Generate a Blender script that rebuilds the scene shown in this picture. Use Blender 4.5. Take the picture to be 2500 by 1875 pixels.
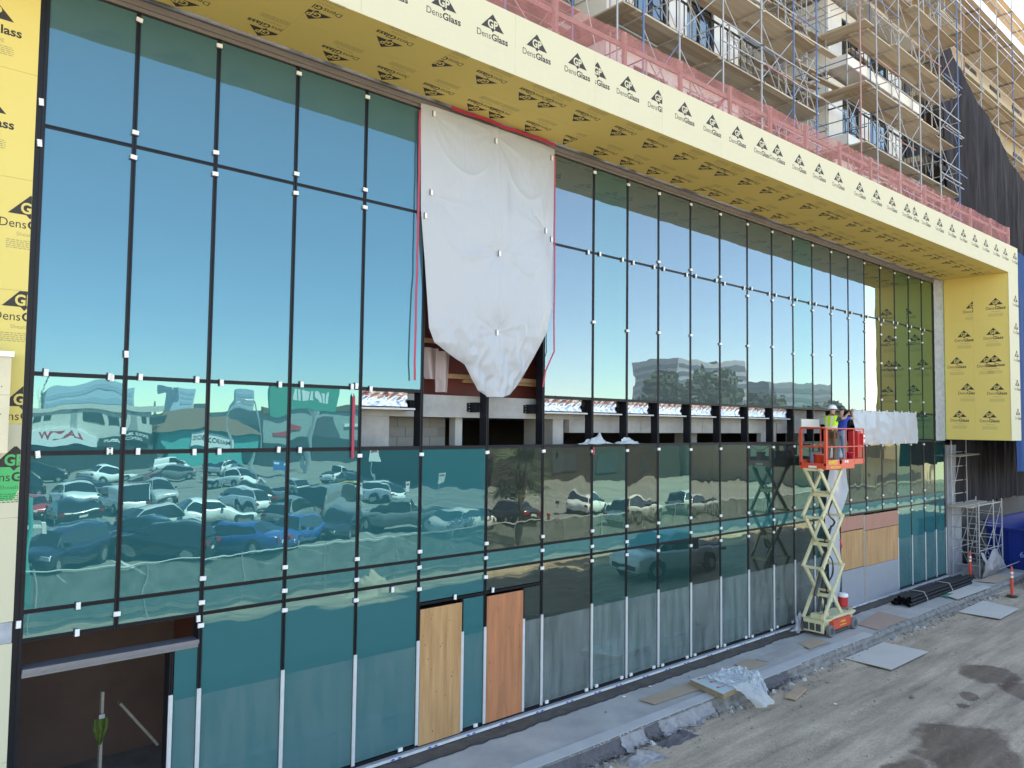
import bpy, bmesh, math, random
from mathutils import Vector, Matrix, noise
for o in list(bpy.data.objects): bpy.data.objects.remove(o)
sc = bpy.context.scene
COL = sc.collection
rnd = random.Random(7)
PI = math.pi
# ------------------------------------------------------------------ camera
YAW, PITCH, ROLL = math.radians(41.8027), math.radians(2.9722), math.radians(0.6973)
fw = Vector((math.sin(YAW)*math.cos(PITCH), math.cos(YAW)*math.cos(PITCH), math.sin(PITCH)))
rt = Vector((math.cos(YAW), -math.sin(YAW), 0)); up = rt.cross(fw)
R_ = math.cos(ROLL)*rt + math.sin(ROLL)*up; U_ = -math.sin(ROLL)*rt + math.cos(ROLL)*up
cam = bpy.data.cameras.new('camera'); camo = bpy.data.objects.new('camera', cam); COL.objects.link(camo)
cam.sensor_width = 36; cam.sensor_fit = 'HORIZONTAL'; cam.lens = 36*1885.2/2500
cam.clip_start = 0.1; cam.clip_end = 3000
M = Matrix((R_, U_, -fw)).transposed().to_4x4(); M.translation = (0, -12, 6.058)
camo.matrix_world = M
sc.camera = camo
# ------------------------------------------------------------------ sky, sun, exposure
SUN_EL, SUN_AZ = math.radians(58.5), math.radians(40)      # azimuth from +y towards +x (behind the building)
w = bpy.data.worlds.new('World'); sc.world = w; w.use_nodes = True
nt = w.node_tree
bg = nt.nodes['Background']; sky = nt.nodes.new('ShaderNodeTexSky'); sky.sky_type = 'NISHITA'
sky.sun_disc = False; sky.sun_elevation = SUN_EL; sky.sun_rotation = SUN_AZ
sky.air_density = 0.85; sky.dust_density = 0.15; sky.ozone_density = 1.0; sky.altitude = 100
nt.links.new(sky.outputs[0], bg.inputs[0]); bg.inputs[1].default_value = 0.15
sl = bpy.data.lights.new('sun', 'SUN'); sl.energy = 5.0; sl.angle = math.radians(0.53); sl.color = (1, 0.95, 0.87)
so = bpy.data.objects.new('sun', sl); COL.objects.link(so)
sd = Vector((math.sin(SUN_AZ)*math.cos(SUN_EL), math.cos(SUN_AZ)*math.cos(SUN_EL), math.sin(SUN_EL)))
so.rotation_euler = (-sd).to_track_quat('-Z', 'Y').to_euler(); so.location = (30, 30, 60)
sc.view_settings.view_transform = 'Standard'; sc.view_settings.look = 'None'
sc.view_settings.exposure = 2.38; sc.view_settings.gamma = 1.0; sc.view_settings.use_curve_mapping = False
sc.view_settings.use_white_balance = True; sc.view_settings.white_balance_temperature = 8100; sc.view_settings.white_balance_tint = 10
sc.render.engine = 'CYCLES'
try:
    sc.cycles.max_bounces = 8; sc.cycles.transparent_max_bounces = 12; sc.cycles.caustics_reflective = False
    sc.cycles.sample_clamp_indirect = 8.0
except Exception: pass

# ------------------------------------------------------------------ materials
MATS = {}
def mat(name, col, rough=0.6, metal=0.0, var=0.0, scale=4.0, bump=0.0, bscale=40.0, spec=0.5, col2=None, trans=0.0, stretch=None, emit=None, detail=4.0, coat=0.0):
    """principled material; var mixes in col2 (or a darker col) by noise; bump adds fine relief"""
    if name in MATS: return MATS[name]
    m = bpy.data.materials.new(name); m.use_nodes = True
    nt = m.node_tree; b = nt.nodes['Principled BSDF']
    b.inputs['Base Color'].default_value = (*col, 1); b.inputs['Roughness'].default_value = rough
    b.inputs['Metallic'].default_value = metal; b.inputs['Specular IOR Level'].default_value = spec
    if coat: b.inputs['Coat Weight'].default_value = coat; b.inputs['Coat Roughness'].default_value = 0.05
    if emit: b.inputs['Emission Color'].default_value = (*emit[:3], 1); b.inputs['Emission Strength'].default_value = emit[3]
    tc = None
    if var or bump:
        tc = nt.nodes.new('ShaderNodeTexCoord'); mp = nt.nodes.new('ShaderNodeMapping')
        nt.links.new(tc.outputs['Object'], mp.inputs[0])
        if stretch: mp.inputs['Scale'].default_value = stretch
    if var:
        n = nt.nodes.new('ShaderNodeTexNoise'); n.inputs['Scale'].default_value = scale; n.inputs['Detail'].default_value = detail
        n.inputs['Roughness'].default_value = 0.65
        nt.links.new(mp.outputs[0], n.inputs[0])
        r = nt.nodes.new('ShaderNodeMapRange'); r.inputs[1].default_value = 0.32; r.inputs[2].default_value = 0.68
        r.inputs[4].default_value = var
        nt.links.new(n.outputs[0], r.inputs[0])
        mx = nt.nodes.new('ShaderNodeMix'); mx.data_type = 'RGBA'
        c2 = col2 or tuple(c*0.55 for c in col)
        mx.inputs[6].default_value = (*col, 1); mx.inputs[7].default_value = (*c2, 1)
        nt.links.new(r.outputs[0], mx.inputs[0]); nt.links.new(mx.outputs[2], b.inputs['Base Color'])
        m['_mix'] = mx.name
    if bump:
        n2 = nt.nodes.new('ShaderNodeTexNoise'); n2.inputs['Scale'].default_value = bscale; n2.inputs['Detail'].default_value = 5
        nt.links.new(mp.outputs[0], n2.inputs[0])
        bp = nt.nodes.new('ShaderNodeBump'); bp.inputs['Strength'].default_value = 0.6; bp.inputs['Distance'].default_value = bump
        nt.links.new(n2.outputs[0], bp.inputs['Height']); nt.links.new(bp.outputs[0], b.inputs['Normal'])
    if trans:
        tr = nt.nodes.new('ShaderNodeBsdfTranslucent'); tr.inputs[0].default_value = (*col, 1)
        ms = nt.nodes.new('ShaderNodeMixShader'); ms.inputs[0].default_value = trans
        nt.links.new(b.outputs[0], ms.inputs[1]); nt.links.new(tr.outputs[0], ms.inputs[2])
        nt.links.new(ms.outputs[0], nt.nodes['Material Output'].inputs[0])
    MATS[name] = m
    return m

def mesh_mat(name, col, density, rough=0.8):
    """woven net: partly see-through cloth"""
    m = bpy.data.materials.new(name); m.use_nodes = True; nt = m.node_tree
    b = nt.nodes['Principled BSDF']; b.inputs['Base Color'].default_value = (*col, 1); b.inputs['Roughness'].default_value = rough
    t = nt.nodes.new('ShaderNodeBsdfTransparent'); ms = nt.nodes.new('ShaderNodeMixShader')
    tc = nt.nodes.new('ShaderNodeTexCoord'); n = nt.nodes.new('ShaderNodeTexNoise'); n.inputs['Scale'].default_value = 2.5; n.inputs['Detail'].default_value = 4
    nt.links.new(tc.outputs['Object'], n.inputs[0])
    r = nt.nodes.new('ShaderNodeMapRange'); r.inputs[1].default_value = 0.3; r.inputs[2].default_value = 0.7
    r.inputs[3].default_value = max(0, density-0.15); r.inputs[4].default_value = min(1, density+0.15)
    nt.links.new(n.outputs[0], r.inputs[0]); nt.links.new(r.outputs[0], ms.inputs[0])
    nt.links.new(t.outputs[0], ms.inputs[1]); nt.links.new(b.outputs[0], ms.inputs[2])
    nt.links.new(ms.outputs[0], nt.nodes['Material Output'].inputs[0]); MATS[name] = m
    return m

def glass_mat(name, tint, base, body=None, bodyfac=0.0, see=(0.3, 0.36, 0.33), wave=0.0030):
    """coated facade glass: tinted mirror + either a see-through or a backed body; slightly wavy"""
    m = bpy.data.materials.new(name); m.use_nodes = True; nt = m.node_tree; N = nt.nodes; L = nt.links
    for n in list(N): N.remove(n)
    out = N.new('ShaderNodeOutputMaterial'); g = N.new('ShaderNodeBsdfGlossy'); g.inputs['Roughness'].default_value = 0.0
    g.inputs['Color'].default_value = (*tint, 1)
    t = N.new('ShaderNodeBsdfTransparent'); t.inputs[0].default_value = (*see, 1)
    ms = N.new('ShaderNodeMixShader')
    fr = N.new('ShaderNodeFresnel'); fr.inputs['IOR'].default_value = 1.5
    mr = N.new('ShaderNodeMapRange'); mr.inputs[1].default_value = 0.04; mr.inputs[2].default_value = 1.0
    mr.inputs[3].default_value = base; mr.inputs[4].default_value = 0.5
    L.new(fr.outputs[0], mr.inputs[0]); L.new(mr.outputs[0], ms.inputs[0])
    low = t
    if body:
        d = N.new('ShaderNodeBsdfDiffuse'); d.inputs[0].default_value = (*body, 1)
        m2 = N.new('ShaderNodeMixShader'); m2.inputs[0].default_value = bodyfac
        L.new(t.outputs[0], m2.inputs[1]); L.new(d.outputs[0], m2.inputs[2]); low = m2
    L.new(low.outputs[0], ms.inputs[1]); L.new(g.outputs[0], ms.inputs[2]); L.new(ms.outputs[0], out.inputs[0])
    tc = N.new('ShaderNodeTexCoord'); oi = N.new('ShaderNodeObjectInfo'); va = N.new('ShaderNodeVectorMath'); va.operation = 'ADD'
    mu = N.new('ShaderNodeVectorMath'); mu.operation = 'SCALE'; mu.inputs[0].default_value = (37, 11, 23)
    L.new(oi.outputs['Random'], mu.inputs['Scale']); L.new(tc.outputs['Object'], va.inputs[0]); L.new(mu.outputs[0], va.inputs[1])
    mp = N.new('ShaderNodeMapping'); mp.inputs['Scale'].default_value = (1.1, 1.1, 0.7); L.new(va.outputs[0], mp.inputs[0])
    ns = N.new('ShaderNodeTexNoise'); ns.inputs['Scale'].default_value = 1.0; ns.inputs['Detail'].default_value = 1.6; L.new(mp.outputs[0], ns.inputs[0])
    bp = N.new('ShaderNodeBump'); bp.inputs['Strength'].default_value = 1.0; bp.inputs['Distance'].default_value = wave*1.6
    L.new(ns.outputs[0], bp.inputs['Height']); L.new(bp.outputs[0], g.inputs['Normal'])
    MATS[name] = m
    return m

# ------------------------------------------------------------------ mesh helpers
class MB:
    def __init__(s): s.v = []; s.f = []; s.m = []
    def face(s, pts, mi=0):
        b = len(s.v); s.v += [tuple(p) for p in pts]; s.f.append(tuple(range(b, b+len(pts)))); s.m.append(mi)
    def add(s, vs, fs, mi=0):
        b = len(s.v); s.v += [tuple(p) for p in vs]; s.f += [tuple(i+b for i in f) for f in fs]
        s.m += (mi if isinstance(mi, list) else [mi]*len(fs))
    def box(s, x0, x1, y0, y1, z0, z1, mi=0):
        s.add([(x0,y0,z0),(x1,y0,z0),(x1,y1,z0),(x0,y1,z0),(x0,y0,z1),(x1,y0,z1),(x1,y1,z1),(x0,y1,z1)],
              [(0,3,2,1),(4,5,6,7),(0,1,5,4),(1,2,6,5),(2,3,7,6),(3,0,4,7)], mi)
    def bar(s, a, b, wd, ht, mi=0, upv=(0,0,1)):
        a = Vector(a); b = Vector(b); d = (b-a).normalized(); u = Vector(upv)
        if abs(d.dot(u)) > 0.98: u = Vector((1,0,0))
        r = d.cross(u).normalized()*wd/2; u = r.cross(d).normalized()*ht/2
        s.add([a-r-u,a+r-u,a+r+u,a-r+u,b-r-u,b+r-u,b+r+u,b-r+u],[(0,3,2,1),(4,5,6,7),(0,1,5,4),(1,2,6,5),(2,3,7,6),(3,0,4,7)], mi)
    def tube(s, a, b, r, n=8, r2=None, mi=0, cap=True):
        a = Vector(a); b = Vector(b); d = (b-a).normalized(); u = Vector((0,0,1)) if abs(d.z) < 0.95 else Vector((1,0,0))
        p = d.cross(u).normalized(); q = p.cross(d); r2 = r if r2 is None else r2
        vs = [a+(p*math.cos(t)+q*math.sin(t))*r for t in [2*PI*i/n for i in range(n)]] + [b+(p*math.cos(t)+q*math.sin(t))*r2 for t in [2*PI*i/n for i in range(n)]]
        fs = [(i,n+i,n+(i+1)%n,(i+1)%n) for i in range(n)]
        if cap: fs += [tuple(range(n)), tuple(range(2*n-1,n-1,-1))]
        s.add(vs, fs, mi)
    def path(s, pts, r, n=6, mi=0):
        for a, b in zip(pts, pts[1:]):
            if (Vector(a)-Vector(b)).length > 1e-5: s.tube(a, b, r, n, mi=mi)
    def lathe(s, prof, n=16, c=(0,0,0), mi=0, axis='z'):
        vs = []; fs = []
        for (r, z) in prof:
            for i in range(n):
                t = 2*PI*i/n; x, y = r*math.cos(t), r*math.sin(t)
                p = {'z': (x,y,z), 'y': (x,z,y), 'x': (z,x,y)}[axis]
                vs.append((p[0]+c[0], p[1]+c[1], p[2]+c[2]))
        for k in range(len(prof)-1):
            for i in range(n): fs.append((k*n+i, k*n+(i+1)%n, (k+1)*n+(i+1)%n, (k+1)*n+i))
        fs.append(tuple(range(n-1,-1,-1))); fs.append(tuple((len(prof)-1)*n+i for i in range(n)))
        s.add(vs, fs, mi)
    def grid(s, fn, nu, nv, mi=0):
        vs = [fn(i/nu, j/nv) for j in range(nv+1) for i in range(nu+1)]
        fs = [(j*(nu+1)+i, j*(nu+1)+i+1, (j+1)*(nu+1)+i+1, (j+1)*(nu+1)+i) for j in range(nv) for i in range(nu)]
        s.add(vs, fs, mi)
    def mesh(s, name, mats, smooth=False):
        me = bpy.data.meshes.new(name); me.from_pydata(s.v, [], s.f)
        for m in (mats if isinstance(mats, (list, tuple)) else [mats]): me.materials.append(m)
        for p, mi in zip(me.polygons, s.m): p.material_index = mi
        if smooth:
            me.polygons.foreach_set('use_smooth', [True]*len(me.polygons))
        me.validate(); me.update()
        return me
    def build(s, name, mats, parent=None, smooth=False, weld=False):
        me = s.mesh(name, mats, smooth)
        if weld:
            bm = bmesh.new(); bm.from_mesh(me); bmesh.ops.remove_doubles(bm, verts=bm.verts, dist=1e-4)
            bmesh.ops.recalc_face_normals(bm, faces=bm.faces); bm.to_mesh(me); bm.free()
        return link(name, me, parent)

def link(name, me, parent=None, loc=None, rot=None, scale=None):
    o = bpy.data.objects.new(name, me); COL.objects.link(o)
    if loc is not None: o.location = loc
    if rot is not None: o.rotation_euler = rot
    if scale is not None: o.scale = scale
    if parent is not None: attach(o, parent)
    return o
def wmat(p):
    m = p.matrix_basis.copy()
    q = p
    while q.parent is not None:
        m = q.parent.matrix_basis @ q.matrix_parent_inverse @ m; q = q.parent
    return m
def attach(o, p):
    o.parent = p; o.matrix_parent_inverse = wmat(p).inverted()      # the child keeps its world placement
def tag(o, label, cat, group=None):
    o['label'] = label; o['category'] = cat
    if group: o['group'] = group
    return o
def thing(name, loc, label, cat, group=None):
    o = bpy.data.objects.new(name, None); COL.objects.link(o); o.location = loc; o.empty_display_size = 0.2
    return tag(o, label, cat, group)
def struct(o): o['kind'] = 'structure'; return o
def stuff(o): o['kind'] = 'stuff'; return o
def copy_tree(o, parent=None):
    c = o.copy(); COL.objects.link(c)
    if parent is not None: c.parent = parent
    for ch in [x for x in bpy.data.objects if x.parent == o]: copy_tree(ch, c)
    return c
def nz(x, y=0, z=0): return noise.noise(Vector((x, y, z)))

_txt = {}
def text2d(s, size, bold=0.0, res=3):
    """flat outline of a word, left-aligned at the origin: (verts, faces, width)"""
    k = (s, size, bold)
    if k in _txt: return _txt[k]
    cu = bpy.data.curves.new('word', 'FONT'); cu.body = s; cu.size = size; cu.offset = bold; cu.resolution_u = res; cu.fill_mode = 'FRONT'
    o = bpy.data.objects.new('word', cu); COL.objects.link(o)
    dg = bpy.context.evaluated_depsgraph_get(); me = bpy.data.meshes.new_from_object(o.evaluated_get(dg))
    vs = [(v.co.x, v.co.y) for v in me.vertices]; fs = [tuple(p.vertices) for p in me.polygons]
    bpy.data.objects.remove(o); bpy.data.curves.remove(cu); bpy.data.meshes.remove(me)
    wd = max([v[0] for v in vs] or [0])
    _txt[k] = (vs, fs, wd); return _txt[k]
def put_text(mb, s, size, o, ux, uy, bold=0.0, mi=0, center=True, width=None):
    vs, fs, wd = text2d(s, size, bold); o = Vector(o); ux = Vector(ux); uy = Vector(uy); k = 1.0
    if width: k = width/wd
    dx = -wd*k/2 if center else 0
    mb.add([o+ux*(x*k+dx)+uy*y for x, y in vs], fs, mi)
# ================================================================== the setting
def frame(o, ux, uy):
    ux = Vector(ux).normalized(); uy = Vector(uy).normalized(); n = ux.cross(uy)
    m = Matrix((ux, uy, n)).transposed().to_4x4(); m.translation = Vector(o)
    return m
def place(name, me, parent, o, ux, uy):
    ob = bpy.data.objects.new(name, me); COL.objects.link(ob); ob.matrix_basis = frame(o, ux, uy)
    if parent is not None: attach(ob, parent)
    return ob

# ---- ground: dirt street, one sheet to the horizon
def ground_material():
    m = mat('dirt', (0.43, 0.34, 0.245), 0.95, var=0.9, scale=0.55, bump=0.012, bscale=9, col2=(0.315, 0.25, 0.18), spec=0.2, detail=9)
    nt = m.node_tree; N = nt.nodes; L = nt.links; b = N['Principled BSDF']
    geo = N.new('ShaderNodeNewGeometry'); src = b.inputs['Base Color'].links[0].from_socket
    ns = N.new('ShaderNodeTexNoise'); ns.inputs['Scale'].default_value = 1.6; ns.inputs['Detail'].default_value = 6; L.new(geo.outputs['Position'], ns.inputs[0])
    prev = None
    for (cx, cy, rx, ry, rot) in ((17.3, -6.35, 1.75, 1.0, 0.15), (15.2, -6.0, 1.1, 0.42, 0.1), (23.0, -5.15, 0.75, 0.75, 0.5), (22.1, -6.1, 1.0, 0.5, 0.6), (20.8, -5.3, 0.35, 0.2, 0.3), (19.9, -5.45, 0.22, 0.14, 0)):
        mp = N.new('ShaderNodeMapping'); mp.vector_type = 'TEXTURE'
        mp.inputs['Location'].default_value = (cx, cy, -0.27); mp.inputs['Rotation'].default_value = (0, 0, rot); mp.inputs['Scale'].default_value = (rx, ry, 1)
        L.new(geo.outputs['Position'], mp.inputs[0]); ln = N.new('ShaderNodeVectorMath'); ln.operation = 'LENGTH'; L.new(mp.outputs[0], ln.inputs[0])
        ad = N.new('ShaderNodeMath'); ad.operation = 'MULTIPLY_ADD'; ad.inputs[1].default_value = 1.3; L.new(ns.outputs[0], ad.inputs[0]); L.new(ln.outputs['Value'], ad.inputs[2])
        mr = N.new('ShaderNodeMapRange'); mr.inputs[1].default_value = 1.48; mr.inputs[2].default_value = 1.70; mr.inputs[3].default_value = 1; mr.inputs[4].default_value = 0; L.new(ad.outputs[0], mr.inputs[0])
        if prev is None: prev = mr.outputs[0]
        else:
            mxm = N.new('ShaderNodeMath'); mxm.operation = 'MAXIMUM'; L.new(prev, mxm.inputs[0]); L.new(mr.outputs[0], mxm.inputs[1]); prev = mxm.outputs[0]
    mx = N.new('ShaderNodeMix'); mx.data_type = 'RGBA'; L.new(prev, mx.inputs[0]); L.new(src, mx.inputs[6]); mx.inputs[7].default_value = (0.16, 0.112, 0.076, 1)
    # fine pale grit
    n3 = N.new('ShaderNodeTexNoise'); n3.inputs['Scale'].default_value = 22; n3.inputs['Detail'].default_value = 6; L.new(geo.outputs['Position'], n3.inputs[0])
    r3 = N.new('ShaderNodeMapRange'); r3.inputs[1].default_value = 0.35; r3.inputs[2].default_value = 0.7; r3.inputs[3].default_value = 0.86; r3.inputs[4].default_value = 1.13; L.new(n3.outputs[0], r3.inputs[0])
    ms_ = N.new('ShaderNodeMapping'); ms_.inputs['Scale'].default_value = (0.35, 3.2, 1); ms_.inputs['Rotation'].default_value = (0, 0, 0.04); L.new(geo.outputs['Position'], ms_.inputs[0])
    n4 = N.new('ShaderNodeTexNoise'); n4.inputs['Scale'].default_value = 1.0; n4.inputs['Detail'].default_value = 7; n4.inputs['Roughness'].default_value = 0.7; L.new(ms_.outputs[0], n4.inputs[0])
    r4 = N.new('ShaderNodeMapRange'); r4.inputs[1].default_value = 0.32; r4.inputs[2].default_value = 0.68; r4.inputs[3].default_value = 0.70; r4.inputs[4].default_value = 1.28; L.new(n4.outputs[0], r4.inputs[0])
    mm = N.new('ShaderNodeMath'); mm.operation = 'MULTIPLY'; L.new(r3.outputs[0], mm.inputs[0]); L.new(r4.outputs[0], mm.inputs[1])
    ml = N.new('ShaderNodeVectorMath'); ml.operation = 'SCALE'; L.new(mx.outputs[2], ml.inputs[0]); L.new(mm.outputs[0], ml.inputs['Scale'])
    L.new(ml.outputs[0], b.inputs['Base Color'])
    rr = N.new('ShaderNodeMapRange'); rr.inputs[3].default_value = 0.95; rr.inputs[4].default_value = 0.55; L.new(prev, rr.inputs[0]); L.new(rr.outputs[0], b.inputs['Roughness'])
    return m
def steps(segs):
    out = []
    for a, b, st in segs:
        n = max(1, round((b-a)/st)); out += [a+(b-a)*i/n for i in range(n)]
    return out + [segs[-1][1]]
gx = steps([(-900, -100, 200), (-100, 4, 8), (4, 12, 0.4), (12, 27, 0.055), (27, 46, 0.22), (46, 120, 6), (120, 1000, 220)])
gy = steps([(-1000, -100, 150), (-100, -14, 6), (-14, -8.5, 0.3), (-8.5, -2.2, 0.055), (-2.2, -1.2, 0.25), (-1.2, 60, 12), (60, 900, 210)])
def ground_z(x, y):
    if y > -1.5: return -0.45
    if y < -14.6: return -0.36
    z = -0.29 + 0.035*nz(x*0.35, y*0.6, 1) + 0.016*nz(x*1.3, y*1.7, 4) + 0.008*nz(x*5, y*6, 9)
    # ruts pressed by tyres, with tread bars
    for c0, sl, wd, ph in ((-4.55, -0.035, 0.16, 0), (-4.05, -0.035, 0.12, .4), (-6.25, 0.02, 0.17, 1.0), (-5.35, -0.06, 0.15, 2.0), (-7.1, -0.03, 0.2, .3)):
        d = y-(c0+sl*(x-18)+0.06*math.sin(x*0.5+ph))
        if abs(d) < wd*1.5:
            k = math.exp(-(d/wd)**4)*max(0, min(1, 0.55+0.9*nz(x*0.4, c0, 7)))
            z += k*(-0.025 + 0.03*(1 if math.sin((x+d*0.8)*2*PI/0.21) > 0.1 else -0.6))
    if y > -3.2: z += 0.03*max(0, (y+3.2))*(0.6+nz(x*1.1, y*1.1, 3))
    return z
gv = [(x, y, ground_z(x, y)) for y in gy for x in gx]; nx_ = len(gx)
gf = [(j*nx_+i, j*nx_+i+1, (j+1)*nx_+i+1, (j+1)*nx_+i) for j in range(len(gy)-1) for i in range(nx_-1)]
gm = bpy.data.meshes.new('ground'); gm.from_pydata(gv, [], gf); gm.materials.append(ground_material())
gm.polygons.foreach_set('use_smooth', [True]*len(gm.polygons)); gm.update()
struct(link('ground', gm))

# ---- pavement slab along the facade with a broken edge
conc = mat('concrete', (0.42, 0.405, 0.375), 0.9, var=0.75, scale=0.9, bump=0.006, bscale=30, col2=(0.25, 0.245, 0.235), spec=0.25, detail=8)
concrough = mat('broken_concrete', (0.27, 0.255, 0.235), 0.95, var=0.8, scale=4, bump=0.03, bscale=14, col2=(0.12, 0.11, 0.10), spec=0.2)
mb = MB(); xs = steps([(-30, 6, 1.0), (6, 34.9, 0.07), (34.9, 60, 1.2)])
def edge_y(x): return -1.98 + 0.05*nz(x*0.5, 2) + 0.035*nz(x*3, 5) + 0.02*nz(x*9, 8)
rows = []
for x in xs:
    e = edge_y(x)
    rows.append([(x, 0.5, 0), (x, -1.2, 0.0), (x, e+0.1, 0.004*nz(x*4, 1)), (x, e+0.02, -0.012+0.01*nz(x*6, 3)), (x, e-0.03+0.05*nz(x*5, 11), -0.09),
                 (x, e-0.02+0.07*nz(x*4, 21), -0.19), (x, e-0.09+0.08*nz(x*6, 31), -0.30), (x, e-0.1, -0.42)])
nr = len(rows[0])
mb.add([p for r in rows for p in r], [((i)*nr+j, (i)*nr+j+1, (i+1)*nr+j+1, (i+1)*nr+j) for i in range(len(xs)-1) for j in range(nr-1)],
       [0 if j < 2 else 1 for i in range(len(xs)-1) for j in range(nr-1)])
walk = struct(mb.build('pavement', [conc, concrough], smooth=False, weld=True))
palec = mat('pale_concrete', (0.45, 0.445, 0.425), 0.9, var=0.6, scale=1.4, bump=0.004, bscale=40, col2=(0.34, 0.335, 0.32), spec=0.25, detail=8)
x = 5.0; k = 0
while x < 21.5:
    L_ = (2.42, 1.9, 2.7)[k % 3]; mb = MB()
    y0 = edge_y(x+0.5)+0.02; mb.box(x, x+L_-0.012, y0, -1.66-0.01*(k % 2), 0.003, 0.021+0.003*(k % 2))
    mb.build('edging_slab', palec, walk); x += L_; k += 1
soil = mat('joint_soil', (0.12, 0.105, 0.09), 0.95, var=0.9, scale=3, bump=0.03, bscale=22, col2=(0.07, 0.06, 0.05), spec=0.2)
mb = MB()
def jfn(u, v):
    x = 2+33*u; e = -0.47+0.08*nz(x*0.9, 1)+0.05*nz(x*4, 3)
    y = e+(-0.02-e)*v
    return (x, y, 0.006+0.02*abs(nz(x*3, y*6, 2))*math.sin(PI*min(1, v+0.1)) if 0 < v else 0.002)
mb.grid(jfn, 330, 5); mb.build('joint_strip', soil, walk, smooth=True)
felt = mat('black_felt', (0.025, 0.025, 0.027), 0.9, var=0.5, scale=8, col2=(0.06, 0.06, 0.06))
mb = MB()
def ffn(u, v):
    x = 4+30.5*u; e = -0.49+0.08*nz(x*0.9, 1)+0.05*nz(x*4, 3)+0.02*nz(x*9, 6)
    return (x, e-0.028+0.056*v+0.02*nz(x*2.1, 9), 0.008+0.022*math.sin(PI*v)*(0.6+nz(x*3, 17)))
mb.grid(ffn, 360, 3); mb.build('felt_edge', felt, walk, smooth=True)

# ---- car park across the street
asph = mat('asphalt', (0.23, 0.22, 0.2), 0.9, var=0.8, scale=0.25, bump=0.004, bscale=60, col2=(0.13, 0.127, 0.12), detail=8)
mb = MB(); mb.box(-70, 190, -110, -16.0, -0.345, -0.30); lot = struct(mb.build('car_park', asph))
linew = mat('line_paint', (0.62, 0.62, 0.6), 0.8, var=0.6, scale=3)
for row_y in (-24.8, -35.5, -45.5, -57, -68):
    for i in range(20):
        mb = MB(); x = 2+2.75*i; mb.box(x, x+0.1, row_y-2.5, row_y+2.5, -0.3, -0.294)
        if row_y > -50: mb.build('bay_line', linew, lot)
# ---- front building: shell behind the glass
X = [2.072, 3.251, 4.441, 5.782, 7.122, 8.446, 10.066, 11.643, 13.215, 14.434, 15.653, 17.022, 18.398, 19.799, 21.171, 22.417, 23.658, 24.94, 26.208, 27.474, 28.8, 30.066, 31.369, 32.667, 33.796, 34.871]
T0, T5, T4, T3, T2, T1, TH = 0.122, 3.123, 3.496, 5.59, 6.659, 10.05, 12.067
cslab = mat('raw_slab', (0.36, 0.36, 0.35), 0.9, var=0.8, scale=1.6, bump=0.004, bscale=25, col2=(0.2, 0.2, 0.195), detail=8)
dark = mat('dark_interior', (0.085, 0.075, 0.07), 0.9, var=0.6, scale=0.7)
shell = thing('shop_building', (18, 4, 0), 'raw concrete shell of the building behind the glass front', 'building')
mb = MB(); mb.box(1.0, 35.2, 0.42, 9, 6.18, 6.62); mb.build('floor_slab', cslab, shell)
mb = MB(); mb.box(1.0, 35.2, 0.3, 9, -0.35, 0.02); mb.build('ground_slab', cslab, shell)
mb = MB(); mb.box(1.0, 35.2, 0.3, 9.2, 12.6, 13.15); mb.build('roof_slab', cslab, shell)
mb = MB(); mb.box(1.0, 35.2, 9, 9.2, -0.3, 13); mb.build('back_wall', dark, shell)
mb = MB(); mb.box(1.0, 7.6, 3.4, 3.5, .02, 6.18); mb.build('lobby_wall', mat('brown_lining', (.20, .125, .10), .85, var=.6, scale=.8, col2=(.12, .08, .07)), shell)
mb = MB(); mb.box(5.2, 5.3, 0.6, 3.4, .02, 6.18); mb.build('lobby_wall', mat('red_lining', (.22, .08, .06), .85, var=.5, scale=.8), shell)
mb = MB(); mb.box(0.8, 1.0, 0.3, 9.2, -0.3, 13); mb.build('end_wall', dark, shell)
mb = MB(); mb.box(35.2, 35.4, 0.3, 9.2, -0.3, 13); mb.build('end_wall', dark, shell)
for cx in (12.55, 18.4, 24.6, 30.4):
    mb = MB(); mb.box(cx-0.22, cx+0.22, 0.9, 1.35, 0.02, 6.18); mb.build('column', cslab, shell)
    mb = MB(); mb.box(cx-0.22, cx+0.22, 0.9, 1.35, 6.62, 12.6); mb.build('column', cslab, shell)
# what shows in the open strip below the upper glass
mb = MB(); mb.box(6.6, 8.02, 0.44, 0.7, 4.6, 6.178); mb.build('concrete_wall', cslab, shell)
mb = MB(); mb.box(12.38, 12.72, 0.44, 0.75, 4.6, 6.178); mb.build('concrete_pier', cslab, shell)
block = mat('block_wall', (0.30, 0.30, 0.295), 0.9, var=0.5, scale=2, bump=0.003, bscale=40, detail=6)
mort = mat('block_mortar', (0.22, 0.22, 0.215), 0.9)
bwall = MB(); bwall.box(7.6, 10.0, 1.32, 1.5, 4.4, 6.178); bw = bwall.build('block_wall', mort, shell)
bm_ = MB(); bm_.box(-0.198, 0.198, -0.012, 0.03, -0.095, 0.095); bme = bm_.mesh('block', block)
for r in range(9):
    for c in range(7):
        xx = 7.75+0.407*c+(0.2 if r % 2 else 0); zz = 4.45+0.203*r
        if xx < 9.85 and zz < 6.1: link('block', bme, bw, (xx, 1.31, zz))
mb = MB(); mb.box(9.72, 9.9, 0.6, 0.8, 4.4, 6.178); mb.build('steel_post', mat('grey_primer', (0.34, 0.34, 0.335), 0.7), shell)
for x0, x1 in ((12.9, 15.5), (15.51, 18.2), (18.21, 21.29), (22.21, 25.0)):
    mb = MB(); mb.box(x0, x1, 0.425, 0.6, 5.875, 6.178); mb.build('downstand', cslab, shell)
mb = MB(); mb.box(21.3, 22.2, 0.46, 0.6, 5.5, 6.18); mb.build('concrete_wall', cslab, shell)
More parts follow.
